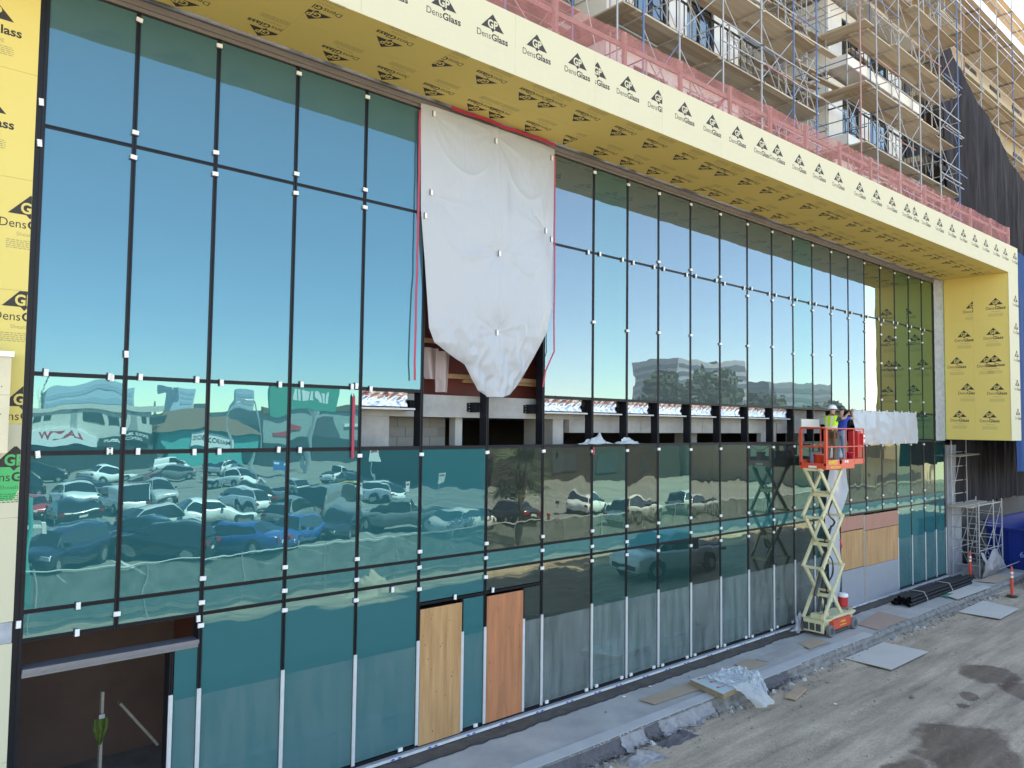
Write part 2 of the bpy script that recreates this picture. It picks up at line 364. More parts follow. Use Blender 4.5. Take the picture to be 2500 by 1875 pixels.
# red membrane wall with studs seen under the hanging sheet
redm = mat('red_membrane', (0.20, 0.045, 0.035), 0.6, var=0.5, scale=1.2)
mb = MB(); mb.box(8.0, 12.3, 0.9, 0.95, 6.621, 12.0); mb.build('membrane_wall', redm, shell)
lumber = mat('lumber', (0.42, 0.27, 0.14), 0.8, var=0.7, scale=2.5, stretch=(1, 8, 8), col2=(0.28, 0.16, 0.08))
lumberg = mat('weathered_lumber', (0.33, 0.30, 0.26), 0.85, var=0.7, scale=2.5, stretch=(1, 8, 8), col2=(0.22, 0.19, 0.16))
for z, xa, xb, m_ in ((7.02, 9.2, 12.1, lumber), (7.02, 8.3, 9.2, lumberg), (7.7, 8.2, 12.1, lumber), (6.95, 9.9, 12.2, lumber)):
    mb = MB(); mb.box(xa, xb, 0.52+(0.06 if z == 6.95 else 0), 0.57+(0.06 if z == 6.95 else 0), z-0.045, z+0.045); mb.build('timber_rail', m_, shell)
# low roof in front of the tower
# ---- insulation strips with foil face, on steel shelf, below the upper glass
def foil_mat():
    m = mat('foil', (0.55, 0.55, 0.57), 0.30, metal=1.0, bump=0.04, bscale=12); return m
redp = mat('red_print', (0.55, 0.06, 0.07), 0.5)
steel = mat('steel_shelf', (0.42, 0.42, 0.42), 0.45, metal=0.6, var=0.3, scale=6)
# ---- curtain wall
blk = mat('black_frame', (0.007, 0.008, 0.012), 0.4, var=0.4, scale=6, col2=(0.014, 0.014, 0.018), spec=0.22)
G_sky = glass_mat('glass_sky', (0.28, 0.60, 0.78), 0.165, body=(0.055, 0.12, 0.135), bodyfac=0.96, wave=0.0022)
G_teal = glass_mat('glass_teal', (0.40, 0.80, 0.90), 0.19, body=(0.016, 0.095, 0.103), bodyfac=0.96, wave=0.0046)
G_teal2 = glass_mat('glass_teal_deep', (0.42, 0.76, 0.82), 0.11, body=(0.020, 0.12, 0.13), bodyfac=0.96, wave=0.0046)
G_up = glass_mat('glass_upper', (0.60, 0.80, 0.93), 0.19, body=(0.085, 0.11, 0.115), bodyfac=0.75, see=(0.35, 0.42, 0.40), wave=0.0026)
G_clear = glass_mat('glass_clear', (0.64, 0.84, 0.84), 0.12, body=(0.06, 0.08, 0.075), bodyfac=0.3, see=(0.55, 0.54, 0.48), wave=0.0066)
G_upg = glass_mat('glass_upper_green', (0.54, 0.80, 0.88), 0.20, body=(0.06, 0.115, 0.115), bodyfac=0.75, wave=0.0026)
G_end = glass_mat('glass_end', (0.84, 0.86, 0.74), 0.36, body=(0.05, 0.07, 0.05), bodyfac=0.75, wave=0.0026)
G_end2 = glass_mat('glass_end_green', (0.66, 0.88, 0.70), 0.34, body=(0.03, 0.075, 0.055), bodyfac=0.75, wave=0.0026)
G_green = glass_mat('glass_green', (0.5, 0.84, 0.80), 0.22, body=(0.02, 0.075, 0.072), bodyfac=0.6, wave=0.004)
cw = thing('glass_curtain_wall', (2, 0, 0), 'two storey teal glass curtain wall in black frames under the yellow boards', 'glass wall')
def pane(x0, x1, z0, z1, m):
    g = 0.028; mb = MB(); w2 = (x1-x0)/2-g; h2 = (z1-z0)/2-g
    mb.box(-w2, w2, -0.006, 0.006, -h2, h2)
    link('pane', mb.mesh('pane', m), cw, ((x0+x1)/2, 0.004, (z0+z1)/2), (rnd.gauss(0, 0.0009), 0, rnd.gauss(0, 0.0011)))
def col_mat(c, row):
    if row == 'R1': return G_teal2
    if row in ('R5', 'R4'):
        return G_sky if c < 5 else (G_upg if c in (8, 15) else (G_end2 if c > 20 else (G_end if c > 18 else G_up)))
    if row == 'R3': return G_teal if c < 5 else G_green
    if row == 'R2': return G_teal if c < 5 else (G_teal2 if c == 5 else (G_green if c in (8, 10, 13, 15, 16, 21, 24) else G_clear))
    return G_teal2 if (c < 6 or c > 20) else (G_clear if c not in (8, 9, 10, 12, 16) else G_green)
for c in range(24):
    if c not in (5, 6):
        pane(X[c], X[c+1], T1, TH, col_mat(c, 'R5')); pane(X[c], X[c+1], T2, T1, col_mat(c, 'R4'))
    if c < 4 or c > 21: pane(X[c], X[c+1], T3, T2, col_mat(c, 'R3'))
for c in range(25):
    pane(X[c], X[c+1], T4, T3, col_mat(c, 'R2'))
    if c not in (0, 1, 5, 6, 18, 19, 20): pane(X[c], X[c+1], T0, T5, col_mat(c, 'R0'))
    pane(X[c], X[c+1], T5, T4, G_teal2)
pane(4.05, X[2], T0, 2.66, G_teal2)
pane(X[5], X[6], 2.69, T5, G_teal2); pane(9.5, X[6], T0, 2.66, G_teal2)
pane(X[6], X[7], 2.69, T5, G_clear); pane(11.12, X[7], T0, 2.66, G_clear)
MW = 0.062
def mullion(x, z0, z1, wd=MW, y0=-0.014, y1=0.2, name='mullion', m=blk):
    mb = MB(); mb.box(x-wd/2, x+wd/2, 0.012, y1, z0, z1)
    mb.box(x-wd/2, x-wd*0.14, y0, 0.012, z0, z1); mb.box(x+wd*0.14, x+wd/2, y0, 0.012, z0, z1); mb.box(x-wd*0.14, x+wd*0.14, y0+0.012, 0.012, z0+0.001, z1-0.001)
    return mb.build(name, m, cw)
mullion(X[0]-0.02, -0.02, TH+0.12, 0.13, y1=0.22)
for i in range(1, 24):
    lo = T0 if i not in (19, 20) else T5-0.03
    if i == 1: lo = T5-0.03
    mullion(X[i], lo, TH)
mullion(X[24]+0.06, T3-0.1, TH+0.12, 0.17, y1=0.22)
mullion(X[24], T0, T3-0.1); mullion(X[25], T0, T3-0.05, 0.1)
mullion(4.03, T0, 2.66, 0.05); mullion(9.49, T0, 2.66, 0.035); mullion(11.11, T0, 2.66, 0.035)
def transom(x0, x1, z, ht=0.055, y1=0.18, y0=-0.010):
    mb = MB(); a, b = x0+MW/2, x1-MW/2
    mb.box(a, b, 0.012, y1, z-ht/2, z+ht/2)
    mb.box(a, b, y0, 0.012, z-ht/2, z-ht*0.15); mb.box(a, b, y0, 0.012, z+ht*0.15, z+ht/2); mb.box(a+.001, b-.001, y0+0.01, 0.012, z-ht*0.15, z+ht*0.15)
    mb.build('transom', blk, cw)
for c in range(24):
    if c not in (5, 6): transom(X[c], X[c+1], T1)
    if c not in (5, 6): transom(X[c], X[c+1], T2, 0.06)
for c in range(25):
    transom(X[c], X[c+1], T3, 0.065); transom(X[c], X[c+1], T4); transom(X[c], X[c+1], T5)
    if c not in (0, 1): transom(X[c], X[c+1], T0-0.02, 0.06)
transom(X[5], X[6], 2.675, 0.045); transom(X[6], X[7], 2.675, 0.045)
# steel shelf strip where the glass is missing behind the hanging sheet
# left entrance: header ledge and dark opening
hdr = mat('header_metal', (0.22, 0.225, 0.25), 0.4, metal=0.5, var=0.3, scale=5)
mb = MB(); mb.box(X[0]+0.05, 4.41, -0.06, 0.22, 2.70, 2.755); mb.box(X[0]+0.05, 4.41, -0.02, 0.2, 2.635, 2.70); mb.build('door_header', [hdr], cw)
# head frame
hd = mat('head_metal', (0.20, 0.185, 0.185), 0.45, metal=0.3, var=0.4, scale=7, stretch=(0.3, 4, 4))
mb = MB(); mb.box(X[0]-0.08, X[24]+0.145, -0.03, 0.25, TH, TH+0.06); mb.box(X[0]-0.08, X[24]+0.145, -0.055, 0.25, TH+0.061, TH+0.11); mb.box(X[0]-0.08, X[24]+0.145, -0.045, 0.25, TH+0.111, 12.232)
mb.build('head_frame', hd, cw)
# aluminium cover caps over the foot of the mullions
alu = mat('cover_cap', (0.62, 0.63, 0.64), 0.45, metal=0.25, var=0.25, scale=8)
cap = MB(); cap.box(-0.03, 0.03, -0.04, -0.0165, 0, 1.89); cap.box(-0.012, 0.012, -0.045, -0.04, 0.02, 1.87)
cme = cap.mesh('cover_cap', alu)
for x in [X[i] for i in (2, 3, 4, 5, 6, 7, 8, 9, 10, 11, 12, 13, 14, 15, 16, 21, 22, 23, 24, 25)]+[4.03, 9.49, 11.11]:
    link('cover_cap', cme, cw, (x, 0, T0+rnd.uniform(-0.01, 0.01)))
# dusty protective film on the foot of the glass
def film_mat(lo=0.07, hi=0.24):
    m = bpy.data.materials.new('protective_film'); m.use_nodes = True; nt = m.node_tree; N = nt.nodes; L = nt.links
    b = N['Principled BSDF']; b.inputs['Base Color'].default_value = (0.36, 0.43, 0.42, 1); b.inputs['Roughness'].default_value = 0.35
    t = N.new('ShaderNodeBsdfTransparent'); ms = N.new('ShaderNodeMixShader'); geo = N.new('ShaderNodeNewGeometry')
    mp = N.new('ShaderNodeMapping'); mp.inputs['Scale'].default_value = (4, 1, 0.6); L.new(geo.outputs['Position'], mp.inputs[0])
    n = N.new('ShaderNodeTexNoise'); n.inputs['Scale'].default_value = 1.3; n.inputs['Detail'].default_value = 6; L.new(mp.outputs[0], n.inputs[0])
    r = N.new('ShaderNodeMapRange'); r.inputs[1].default_value = 0.3; r.inputs[2].default_value = 0.7; r.inputs[3].default_value = lo; r.inputs[4].default_value = hi
    L.new(n.outputs[0], r.inputs[0]); L.new(r.outputs[0], ms.inputs[0]); L.new(t.outputs[0], ms.inputs[1]); L.new(b.outputs[0], ms.inputs[2])
    L.new(ms.outputs[0], N['Material Output'].inputs[0]); return m
FILM = film_mat(); FILM2 = film_mat(0.03, 0.10)
for x0, x1 in [(X[c], X[c+1]) for c in (2, 3, 4, 7, 8, 9, 10, 11, 12, 13, 14, 15, 16, 17, 21, 22, 23, 24)]+[(4.05, X[2]), (9.5, X[6]), (11.12, X[7])]:
    mb = MB(); z1 = 1.93+rnd.uniform(-0.04, 0.02)
    mb.box(x0+0.035, x1-0.035, -0.0085, -0.0065, T0+0.03, z1); mb.build('protective_film', FILM2 if x0 < 11 or x0 > 30 else FILM, cw)
# sill, flashing strip with blue print, weathered membrane
sillm = mat('sill_metal', (0.45, 0.46, 0.47), 0.5, metal=0.3, var=0.5, scale=3)
mb = MB(); mb.box(4.5, X[25], -0.10, 0.05, 0.03, T0-0.05); mb.build('sill', sillm, cw)
wrap = mat('white_flashing', (0.60, 0.62, 0.63), 0.6, var=0.6, scale=5, col2=(0.42, 0.42, 0.42))
blu = mat('blue_print', (0.03, 0.06, 0.35), 0.6)
mb = MB(); mb.box(4.5, X[25], -0.122, -0.101, 0.028, 0.075); fl = mb.build('flashing', wrap, cw)
pm = MB()
for a in range(2): pm.face([(0.14*a, 0, 0), (0.14*a+0.1, 0, 0), (0.14*a+0.07, 0, 0.03), (0.14*a+0.03, 0, 0.03)])
pme = pm.mesh('blue_mark', blu)
for i in range(34): link('blue_mark', pme, fl, (5.2+0.88*i+rnd.uniform(-.1, .1), -0.1235, 0.034))
# white plastic glazing clips
clipw = mat('white_clip', (0.72, 0.71, 0.69), 0.5); clipd = mat('clip_shim', (0.03, 0.035, 0.05), 0.5)
def clip_mesh(wd, ht):
    mb = MB(); mb.box(-wd/2, wd/2, -0.045, -0.016, -ht/2, ht/2, 0); mb.box(-wd*0.42, wd*0.42, -0.049, -0.045, -ht*0.3, ht*0.3, 0)
    if wd > ht: mb.box(-wd*0.62, wd*0.55, -0.03, -0.0165, -ht/2-0.012, -ht/2, 1)
    else: mb.box(-wd/2-0.012, -wd/2, -0.03, -0.0165, -ht*0.55, ht*0.62, 1)
    return mb.mesh('glazing_clip', [clipw, clipd])
cH, cV = clip_mesh(0.088, 0.062), clip_mesh(0.055, 0.095)
def clip(x, z, v=False): link('glazing_clip', cV if v else cH, cw, (x+rnd.uniform(-.008, .008), 0, z+rnd.uniform(-.02, .02)), (0, rnd.gauss(0, 0.05), 0))
for i in range(1, 24):
    if i in (5, 6, 7): 
        clip(X[i], T3-0.12); clip(X[i], T4+0.16); clip(X[i], T4-0.12); clip(X[i], T5-0.14); continue
    clip(X[i], TH-0.13)
    if i < 8: clip(X[i], T1+0.18); clip(X[i], T1-0.16)
    else:
        clip(X[i]-0.2, T1, True); clip(X[i]+0.2, T1, True)
        if i > 9: clip(X[i], T1+(0.15 if i < 13 else -0.2))
        clip(X[i], 8.35+0.05*(i % 3))
        if i > 18: clip(X[i], 9.5); clip(X[i], 7.1)
    if i < 5: clip(X[i]-0.18, T2, True); clip(X[i]+0.2, T2, True)
    if i < 4: clip(X[i]-0.18, T3, True); clip(X[i]+0.2, T3, True)
    else: clip(X[i], T3-0.12)
    if i not in (1,): clip(X[i], T4+0.17 if i < 12 else T4+0.13)
    clip(X[i], (T4+T5)/2)
    if i not in (1, 18, 19, 20): clip(X[i], T5-0.15)
for z in (10.35, 9.78, 3.35): clip(X[0]-0.01, z, True)
for x, z in ((2.25, T2), (3.05, T2), (2.2, T3), (3.08, T3), (2.75, T4), (2.75, T5), (1.14+X[1], T5-0.05), (2.08+X[3], T5-0.1), (X[1], 7.0), (X[1], 5.9), (X[4]-.1, T2+.02)): clip(x, z, True)
for c in range(7, 17):
    clip(X[c]+0.17, T0+0.03, False); clip(X[c+1]-0.17, T0+0.03, False)
for x in (6.4, 8.1, 9.85): clip(x, T0+0.03)
clip(9.3, 2.69, True); clip(10.25, 2.70, True)
for c in (21, 22, 23): clip(X[c]+0.1, T2, True)
# steel brackets and foil-faced insulation inside the open strip
FOIL = foil_mat()
for c in list(range(4, 5))+list(range(7, 15)):
    x0, x1 = X[c]+0.035, X[c+1]-0.25
    mb = MB(); n = 22
    def ff(u, v, x0=x0, x1=x1):
        x = x0+(x1-x0)*u; z = 6.36+0.265*v
        return (x, 0.10+0.035*abs(math.sin(u*PI*5+1.2*math.sin(v*5)))*math.sin(PI*v)+0.02*nz(x*9, z*9), z)
    mb.grid(ff, 40, 10); ins = mb.build('foil_insulation', FOIL, cw, smooth=True)
    mb = MB()
    for q in (0.12, 0.55):
        xx = x0+(x1-x0)*q; mb.box(xx, xx+0.055, 0.072, 0.076, 6.545, 6.595)
        put_text(mb, 'Thermafiber', 0.055, (xx+0.07, 0.074, 6.55), (1, 0, 0), (0, 0, 1), 0.0, center=False, width=min(0.36, (x1-x0)*0.3))
    mb.build('insulation_print', redp, ins)
    mb = MB(); mb.box(x0-0.01, x1+0.14, 0.04, 0.34, 6.30, 6.335); mb.build('steel_shelf', steel, cw)
for i in (5, 6, 7, 8, 9, 10, 11, 12, 13, 14, 15):
    mb = MB(); mb.box(X[i]-0.12, X[i]-0.032, 0.2, 0.42, 6.29, 6.49); mb.box(X[i]-0.2, X[i]-0.1, 0.4, 0.415, 6.3, 6.48); bk = mb.build('steel_bracket', blk, cw)
    mb = MB()
    for q in (6.33, 6.39, 6.45): mb.tube((X[i]-0.15, 0.39, q), (X[i]-0.15, 0.4, q), 0.012, 6)
    mb.build('bolt', steel, bk)
# ================================================================== yellow sheathing portal
ink = mat('board_ink', (0.035, 0.03, 0.028), 0.8); inkg = mat('board_ink_faint', (0.36, 0.31, 0.13), 0.85); inkp = mat('board_ink_faint_pale', (0.56, 0.53, 0.40), 0.85)
by = mat('yellow_board', (0.66, 0.53, 0.17), 0.85, var=0.35, scale=0.7, bump=0.0008, bscale=60, col2=(0.60, 0.475, 0.145), spec=0.25, detail=7)
by_fade_glare = mat('faded_glare_board', (0.55, 0.515, 0.37), 0.85, var=0.3, scale=0.7, bump=0.0008, bscale=60, col2=(0.515, 0.475, 0.33), spec=0.25, detail=7)  # lower pier boards are faded; on portal fronts, glare is put into the colour
bye = mat('board_core', (0.62, 0.58, 0.5), 0.9)
def logo_geo():
    """printed mark of the board: triangle with two letters, word, small word, lines of fine print"""
    mb = MB()
    mb.add([(0, .19, .0006), (-.255, -.085, .0006), (-.045, -.085, .0006), (0, -.135, .0006), (.045, -.085, .0006), (.255, -.085, .0006)], [(0, 1, 2, 4, 5), (2, 3, 4)], 0)
    put_text(mb, 'GP', 0.20, (0, -0.062, 0.0011), (1, 0, 0), (0, 1, 0), 0.006, mi=2, width=0.225)
    put_text(mb, 'Dens', 0.165, (-.355, -.27, .0006), (1, 0, 0), (0, 1, 0), 0.0, mi=0, center=False, width=.315)
    put_text(mb, 'Glass', 0.165, (-.028, -.27, .0006), (1, 0, 0), (0, 1, 0), 0.0042, mi=0, center=False, width=.375)
    put_text(mb, 'Sheathing', 0.075, (0, -.375, .0006), (1, 0, 0), (0, 1, 0), 0.0, mi=1, width=.30)
    for i in range(5):
        z = -.445-.026*i; x = -.26
        while x < .25:
            w_ = 0.02+0.045*((i*7+int((x+.3)*53)*13) % 10)/10; w_ = min(w_, .262-x)
            mb.face([(x, z, .0006), (x+w_, z, .0006), (x+w_, z+.013, .0006), (x, z+.013, .0006)], 1); x += w_+.012
    return mb
LG = logo_geo()
_lg = {}
def logo_mesh(board, x0, x1, y0, y1, faint):
    """the mark cut off at the board edges (given relative to the mark's centre)"""
    key = (board.name, max(x0, -.4), min(x1, .4), max(y0, -.6), min(y1, .2))
    if key in _lg: return _lg[key]
    me = LG.mesh('printed_mark', [ink, faint, board])
    cuts = [((x0, 0, 0), (-1, 0, 0), x0 > -.4), ((x1, 0, 0), (1, 0, 0), x1 < .4), ((0, y0, 0), (0, -1, 0), y0 > -.6), ((0, y1, 0), (0, 1, 0), y1 < .2)]
    if any(c[2] for c in cuts):
        bm = bmesh.new(); bm.from_mesh(me)
        for co, no, on in cuts:
            if on: bmesh.ops.bisect_plane(bm, geom=bm.verts[:]+bm.edges[:]+bm.faces[:], plane_co=co, plane_no=no, clear_outer=True)
        bm.to_mesh(me); bm.free()
    _lg[key] = me
    return me
portal = thing('sheathed_portal', (18, -1.2, 13), 'deep portal frame of yellow printed sheathing boards round the glass wall', 'portal frame')
def board(o, ux, uy, w_, h_, m, logos, faint, parent=portal, t=0.016, name='sheathing_board'):
    """o = lower-left corner seen from outside; logos in board coordinates"""
    mb = MB(); g = 0.0015; mb.box(g, w_-g, g, h_-g, -t, 0); me = mb.mesh(name, m)
    b = place(name, me, parent, o, ux, uy); ux = Vector(ux).normalized(); uy = Vector(uy).normalized(); n = ux.cross(uy)
    # fixing screws
    sm = MB()
    for lx, ly in logos:
        if lx < -0.0 or lx > w_ or ly < -.0 or ly > h_: continue
        lm = logo_mesh(m, -lx+0.003, w_-lx-0.003, -ly+0.003, h_-ly-0.003, faint)
        if len(lm.polygons): place('printed_mark', lm, b, Vector(o)+ux*lx+uy*ly+n*0.0004, ux, uy)
    return b
FS = 0.0225; yf = lambda x: -1.79-FS*x
ufx = Vector((1, -FS, 0)).normalized(); kf = math.sqrt(1+FS*FS)
SZ, FT = 12.25, 13.36
fcuts = [-1.9, 0.6, 3.1, 5.6, 8.1, 10.985, 13.056, 15.14, 17.25, 19.33, 21.44, 23.55, 25.65, 27.7, 29.8, 32.0, 34.5, 35.62]
fcuts = [-1.5, 1.0, 3.5, 5.9, 8.41, 10.985, 13.06, 15.15, 17.25, 19.34, 21.44, 23.55, 25.65, 28.2, 30.3, 32.6, 35.62]
flog = [0.1, 1.15, 2.2, 3.25, 4.3, 5.3, 6.33, 7.375, 8.41, 9.45, 10.5, 11.06, 11.96, 12.93, 13.84, 14.87, 15.87, 16.92, 17.63, 18.69, 19.72, 20.78, 22.06, 23.12, 24.17, 25.24, 25.78, 26.7, 27.8, 28.87, 29.9, 31.0, 32.1, 33.2, 34.2, 35.3]
flog = [(x, 12.98-0.0*x) for x in flog]
fc2 = [-1.5, 1.0, 3.5, 5.85, 8.93, 10.985, 13.06, 15.2, 17.25, 19.34, 21.44, 23.6, 25.65, 28.3, 30.4, 32.6, 35.62]
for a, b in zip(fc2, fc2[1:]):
    board((a, yf(a), SZ), ufx, (0, 0, 1), (b-a)*kf, FT-SZ, by_fade_glare, [((x-a)*kf, z-SZ+0.0) for x, z in flog], inkp)
# structure behind the boards
mb = MB(); fr_ = mat('framing_metal', (0.4, 0.4, 0.41), 0.5, metal=0.5)
def prism_xy(mb, poly, z0, z1):
    n = len(poly); mb.add([(x, y, z0) for x, y in poly]+[(x, y, z1) for x, y in poly], [tuple(range(n-1, -1, -1)), tuple(range(n, 2*n))]+[(i, (i+1) % n, n+(i+1) % n, n+i) for i in range(n)])
prism_xy(mb, [(-1.4, yf(-1.4)+0.03), (35.58, yf(35.58)+0.03), (35.58, 0.28), (-1.4, 0.28)], SZ+0.02, FT-0.01)
prism_xy(mb, [(34.53, yf(34.53)+0.03), (35.58, yf(35.58)+0.03), (35.58, -0.05), (34.53, -0.05)], 5.66, SZ+0.015)
mb.build('portal_core', fr_, portal)
# soffit boards (two rows), print reads towards the glass
scut = [-1.5, 1.0, 3.4, 5.2, 7.6, 10.05, 12.0, 14.3, 16.8, 19.3, 21.75, 24.2, 26.6, 29.1, 31.6, 34.5]
row_in = [1.5, 2.6, 3.71, 4.98, 6.24, 7.3, 8.28, 9.31, 9.86, 10.84, 11.98, 12.97, 13.9, 14.9, 15.88, 16.85, 17.53, 18.6, 19.7, 20.75, 21.8, 22.9, 23.9, 24.6, 25.6, 26.7, 27.7, 28.7, 29.4, 30.5, 31.5, 32.5, 33.4]
row_out = [2.2, 3.2, 4.3, 5.33, 6.63, 7.67, 8.67, 9.7, 10.2, 11.18, 12.33, 13.4, 14.53, 15.54, 16.2, 17.24, 18.28, 19.24, 20.4, 21.5, 22.05, 23.2, 24.2, 25.3, 26.0, 27.1, 28.1, 29.2, 29.9, 31.0, 32.0, 33.0, 34.0]
for a, b in zip(scut, scut[1:]):
    ya = yf(b)+0.002
    # inner row (next the glass) and outer row
    board((b, -1.08, SZ), (-1, 0, 0), (0, 1, 0), b-a, 0.93, by, [(b-x, 0.70) for x in row_in], inkg)
    mbx = MB()
    d = -1.08-ya
    bd = board((b, ya+0.02, SZ), (-1, 0, 0), (0, 1, 0), b-a, d-0.02, by, [(b-x, (-1.40-0.004*x)-(ya+0.02)) for x in row_out], inkg)
    g = 0.0015; W_ = b-a; v0 = lambda u: yf(b-u)+0.004-(ya+0.02)
    nm = MB(); A4 = [(g, v0(g)), (W_-g, v0(W_-g)), (W_-g, d-0.02-g), (g, d-0.02-g)]
    nm.add([(x, y, -0.016) for x, y in A4]+[(x, y, 0) for x, y in A4], [(3, 2, 1, 0), (4, 5, 6, 7), (0, 1, 5, 4), (1, 2, 6, 5), (2, 3, 7, 6), (3, 0, 4, 7)]); bd.data = nm.mesh('sheathing_board', by)
# return wall on the right and its front strip
RX = 34.5
rl = [(-1.28, 9.9), (-0.93, 8.82), (-0.64, 7.77), (-1.03, 6.72), (-0.71, 5.64), (-1.98, 8.83), (-1.73, 7.76), (-2.02, 7.77), (-2.07, 6.66), (-1.79, 5.63), (-0.12, 8.88), (-0.12, 6.55)]
rl = [(y, 6.058+(z-6.058)) for y, z in rl]
rl = [(-1.28, 11.05), (-0.95, 9.9), (-0.66, 8.83), (-1.04, 7.75), (-0.73, 6.65), (-2.0, 9.92), (-1.75, 8.82), (-2.03, 8.84), (-2.09, 7.72), (-1.81, 6.63), (-0.10, 9.9), (-0.10, 7.6), (-2.1, 11.1)]
yr = yf(RX)
for z0, z1 in ((5.65, 8.05), (8.05, 10.45), (10.45, SZ)):
    for y1, y0 in ((-0.22, -1.3), (-1.3, yr+0.017)):
        board((RX, y1, z0), (0, -1, 0), (0, 0, 1), y1-y0, z1-z0, by, [(y1-y, z-z0) for y, z in rl], inkg)
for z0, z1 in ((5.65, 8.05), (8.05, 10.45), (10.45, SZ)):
    board((RX-0.016, yf(RX), z0), ufx, (0, 0, 1), 1.12*kf, z1-z0-0.001, by_fade_glare, [(0.78, z-z0+0.05) for z in (6.7, 7.85, 9.0, 10.1, 11.2, 12.3)], inkp)
# grey membrane tape around the opening
memb = mat('membrane_tape', (0.27, 0.29, 0.32), 0.6, var=0.8, scale=5, col2=(0.42, 0.44, 0.47), bump=0.01, bscale=14)
mb = MB()
mb.grid(lambda u, v: (X[0]-0.1+(RX-X[0])*u, (-0.05 if v > .5 else -0.175-0.035*nz((X[0]+(RX-X[0])*u)*1.3, 4)-0.02*nz((RX*u)*5, 7)), SZ-0.004-0.008*abs(nz(u*90, v*3))), 260, 2); mb.build('membrane_tape', memb, portal, smooth=True)
mb = MB(); mb.grid(lambda u, v: (X[24]+0.15+(RX-X[24]-0.155)*u, -0.02-0.16*u+0.012*nz(u*3, v*40), 5.6+6.63*v), 6, 120); mb.build('membrane_tape', memb, portal, smooth=True)
mb = MB(); mb.grid(lambda u, v: (RX-0.004-0.004*abs(nz(v*60, u*4)), -0.15-(0.06+0.05*nz(v*9, 3)+0.03*nz(v*40, 5))*u, 5.66+6.55*v), 2, 160)
mb.build('membrane_tape', mat('green_smear', (0.16, 0.33, 0.10), 0.6, var=0.7, scale=6, col2=(0.30, 0.42, 0.2)), portal, smooth=True)
# ---- left pier of the portal (board faced), with lower pale boards
pier = thing('sheathed_pier', (1.0, 0, 0), 'board faced pier beside the open entrance, yellow above and pale below', 'pier')
PX = 2.0; PW = 3.4; py = -0.022
pl = [(1.45, 11.42), (1.41, 10.16), (1.985, 8.86), (1.965, 7.62), (2.0, 6.3)]
pz = [(5.98, 7.75, by), (7.75, 9.25, by), (9.25, 10.7, by), (10.7, SZ-0.02, by), (3.4, 4.75, by_fade_glare), (4.75, 5.98, by_fade_glare), (-0.3, 1.6, by_fade_glare), (1.6, 3.12, by_fade_glare)]
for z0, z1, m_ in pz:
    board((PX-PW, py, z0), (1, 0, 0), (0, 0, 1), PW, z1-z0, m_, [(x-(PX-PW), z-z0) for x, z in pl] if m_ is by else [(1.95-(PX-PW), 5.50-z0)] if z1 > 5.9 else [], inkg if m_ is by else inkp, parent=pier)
mb = MB(); mb.box(PX-PW, PX-0.01, py-0.004, py+0.012, 3.125, 3.395); mb.build('membrane_band', memb, pier)
mb = MB(); mb.box(PX-PW, PX-0.005, py+0.0165, 0.3, -0.3, SZ-0.005); mb.build('pier_core', fr_, pier)
mb = MB(); mb.box(PX-0.05, PX+0.005, py+0.001, 0.25, -0.2, 12.2); mb.build('pier_edge', blk, pier)
grn = mat('green_tape', (0.03, 0.42, 0.12), 0.5, var=0.3, scale=3)
mb = MB(); mb.add([(1.2, py-0.0012, 5.43), (1.995, py-0.0012, 5.43), (1.995, py-0.0012, 5.12), (1.93, py-0.0012, 4.98), (1.2, py-0.0012, 5.0)], [(0, 4, 3, 2, 1)])
mb.build('green_tape_patch', grn, pier)
mb = MB()
place('printed_mark', logo_mesh(grn, -5, 0.062, -5, 5, mat('ink_on_green', (0.02, 0.2, 0.06), .8)), pier, (1.93, py-0.002, 5.50), (1, 0, 0), (0, 0, 1))
crb = mat('cream_board', (0.66, 0.58, 0.40), 0.7, var=0.3, scale=2); 
box_ = thing('notice_box', (1.0, -0.3, 5.6), 'cream board panel with aluminium top rail fixed to the board faced pier', 'box')
mb = MB(); mb.box(0.2, 1.80, -0.34, -0.04, 5.61, 6.84); mb.build('panel_board', crb, box_)
mb = MB(); mb.box(0.2, 1.825, -0.36, -0.03, 6.842, 6.91); mb.build('top_rail', mat('alu_rail', (0.6, 0.6, 0.62), 0.35, metal=0.7), box_)
mb = MB(); mb.box(0.2, 1.80, -0.341, -0.3405, 6.35, 6.353)
for z in (6.45, 6.1, 5.85, 5.8): mb.box(1.70, 1.712, -0.3415, -0.3405, z, z+0.012)
mb.build('panel_screws', blk, box_)
tp = MB(); tp.box(0.4, 1.735, -0.045, -0.04, 4.93, 5.605); tag(tp.build('blue_tarp_strip', mat('blue_tape', (0.02, 0.09, 0.45), 0.5, var=.2)), 'blue plastic strip hanging below the cream panel on the pier', 'plastic strip')

# ================================================================== hanging sheets and tapes on the facade
plast = mat('white_poly', (0.44, 0.465, 0.50), 0.33, trans=0.15, var=0.25, scale=1.2, col2=(0.45, 0.47, 0.50), spec=0.4)
def interp(pts, z):
    for (xa, za), (xb, zb) in zip(pts, pts[1:]):
        if za >= z >= zb: 
            t = (za-z)/(za-zb+1e-9); return xa+(xb-xa)*t
    return pts[-1][0] if z < pts[-1][1] else pts[0][0]
LE = [(8.25, 12.12), (8.30, 10.06), (8.40, 9.2), (8.48, 8.4), (8.53, 7.87), (8.66, 7.6), (9.05, 7.38), (9.40, 7.22), (9.60, 6.92), (9.75, 6.72), (9.98, 6.62)]
RE = [(11.84, 12.12), (11.82, 9.9), (11.80, 8.6), (11.66, 8.05), (11.35, 7.6), (11.0, 7.1), (10.8, 6.85), (10.6, 6.66), (10.4, 6.60)]
pulls = [(8.5, 12.0), (10.05, 11.97), (11.75, 11.95), (8.55, 10.4), (11.55, 10.25), (10.1, 9.5), (10.12, 7.9)]
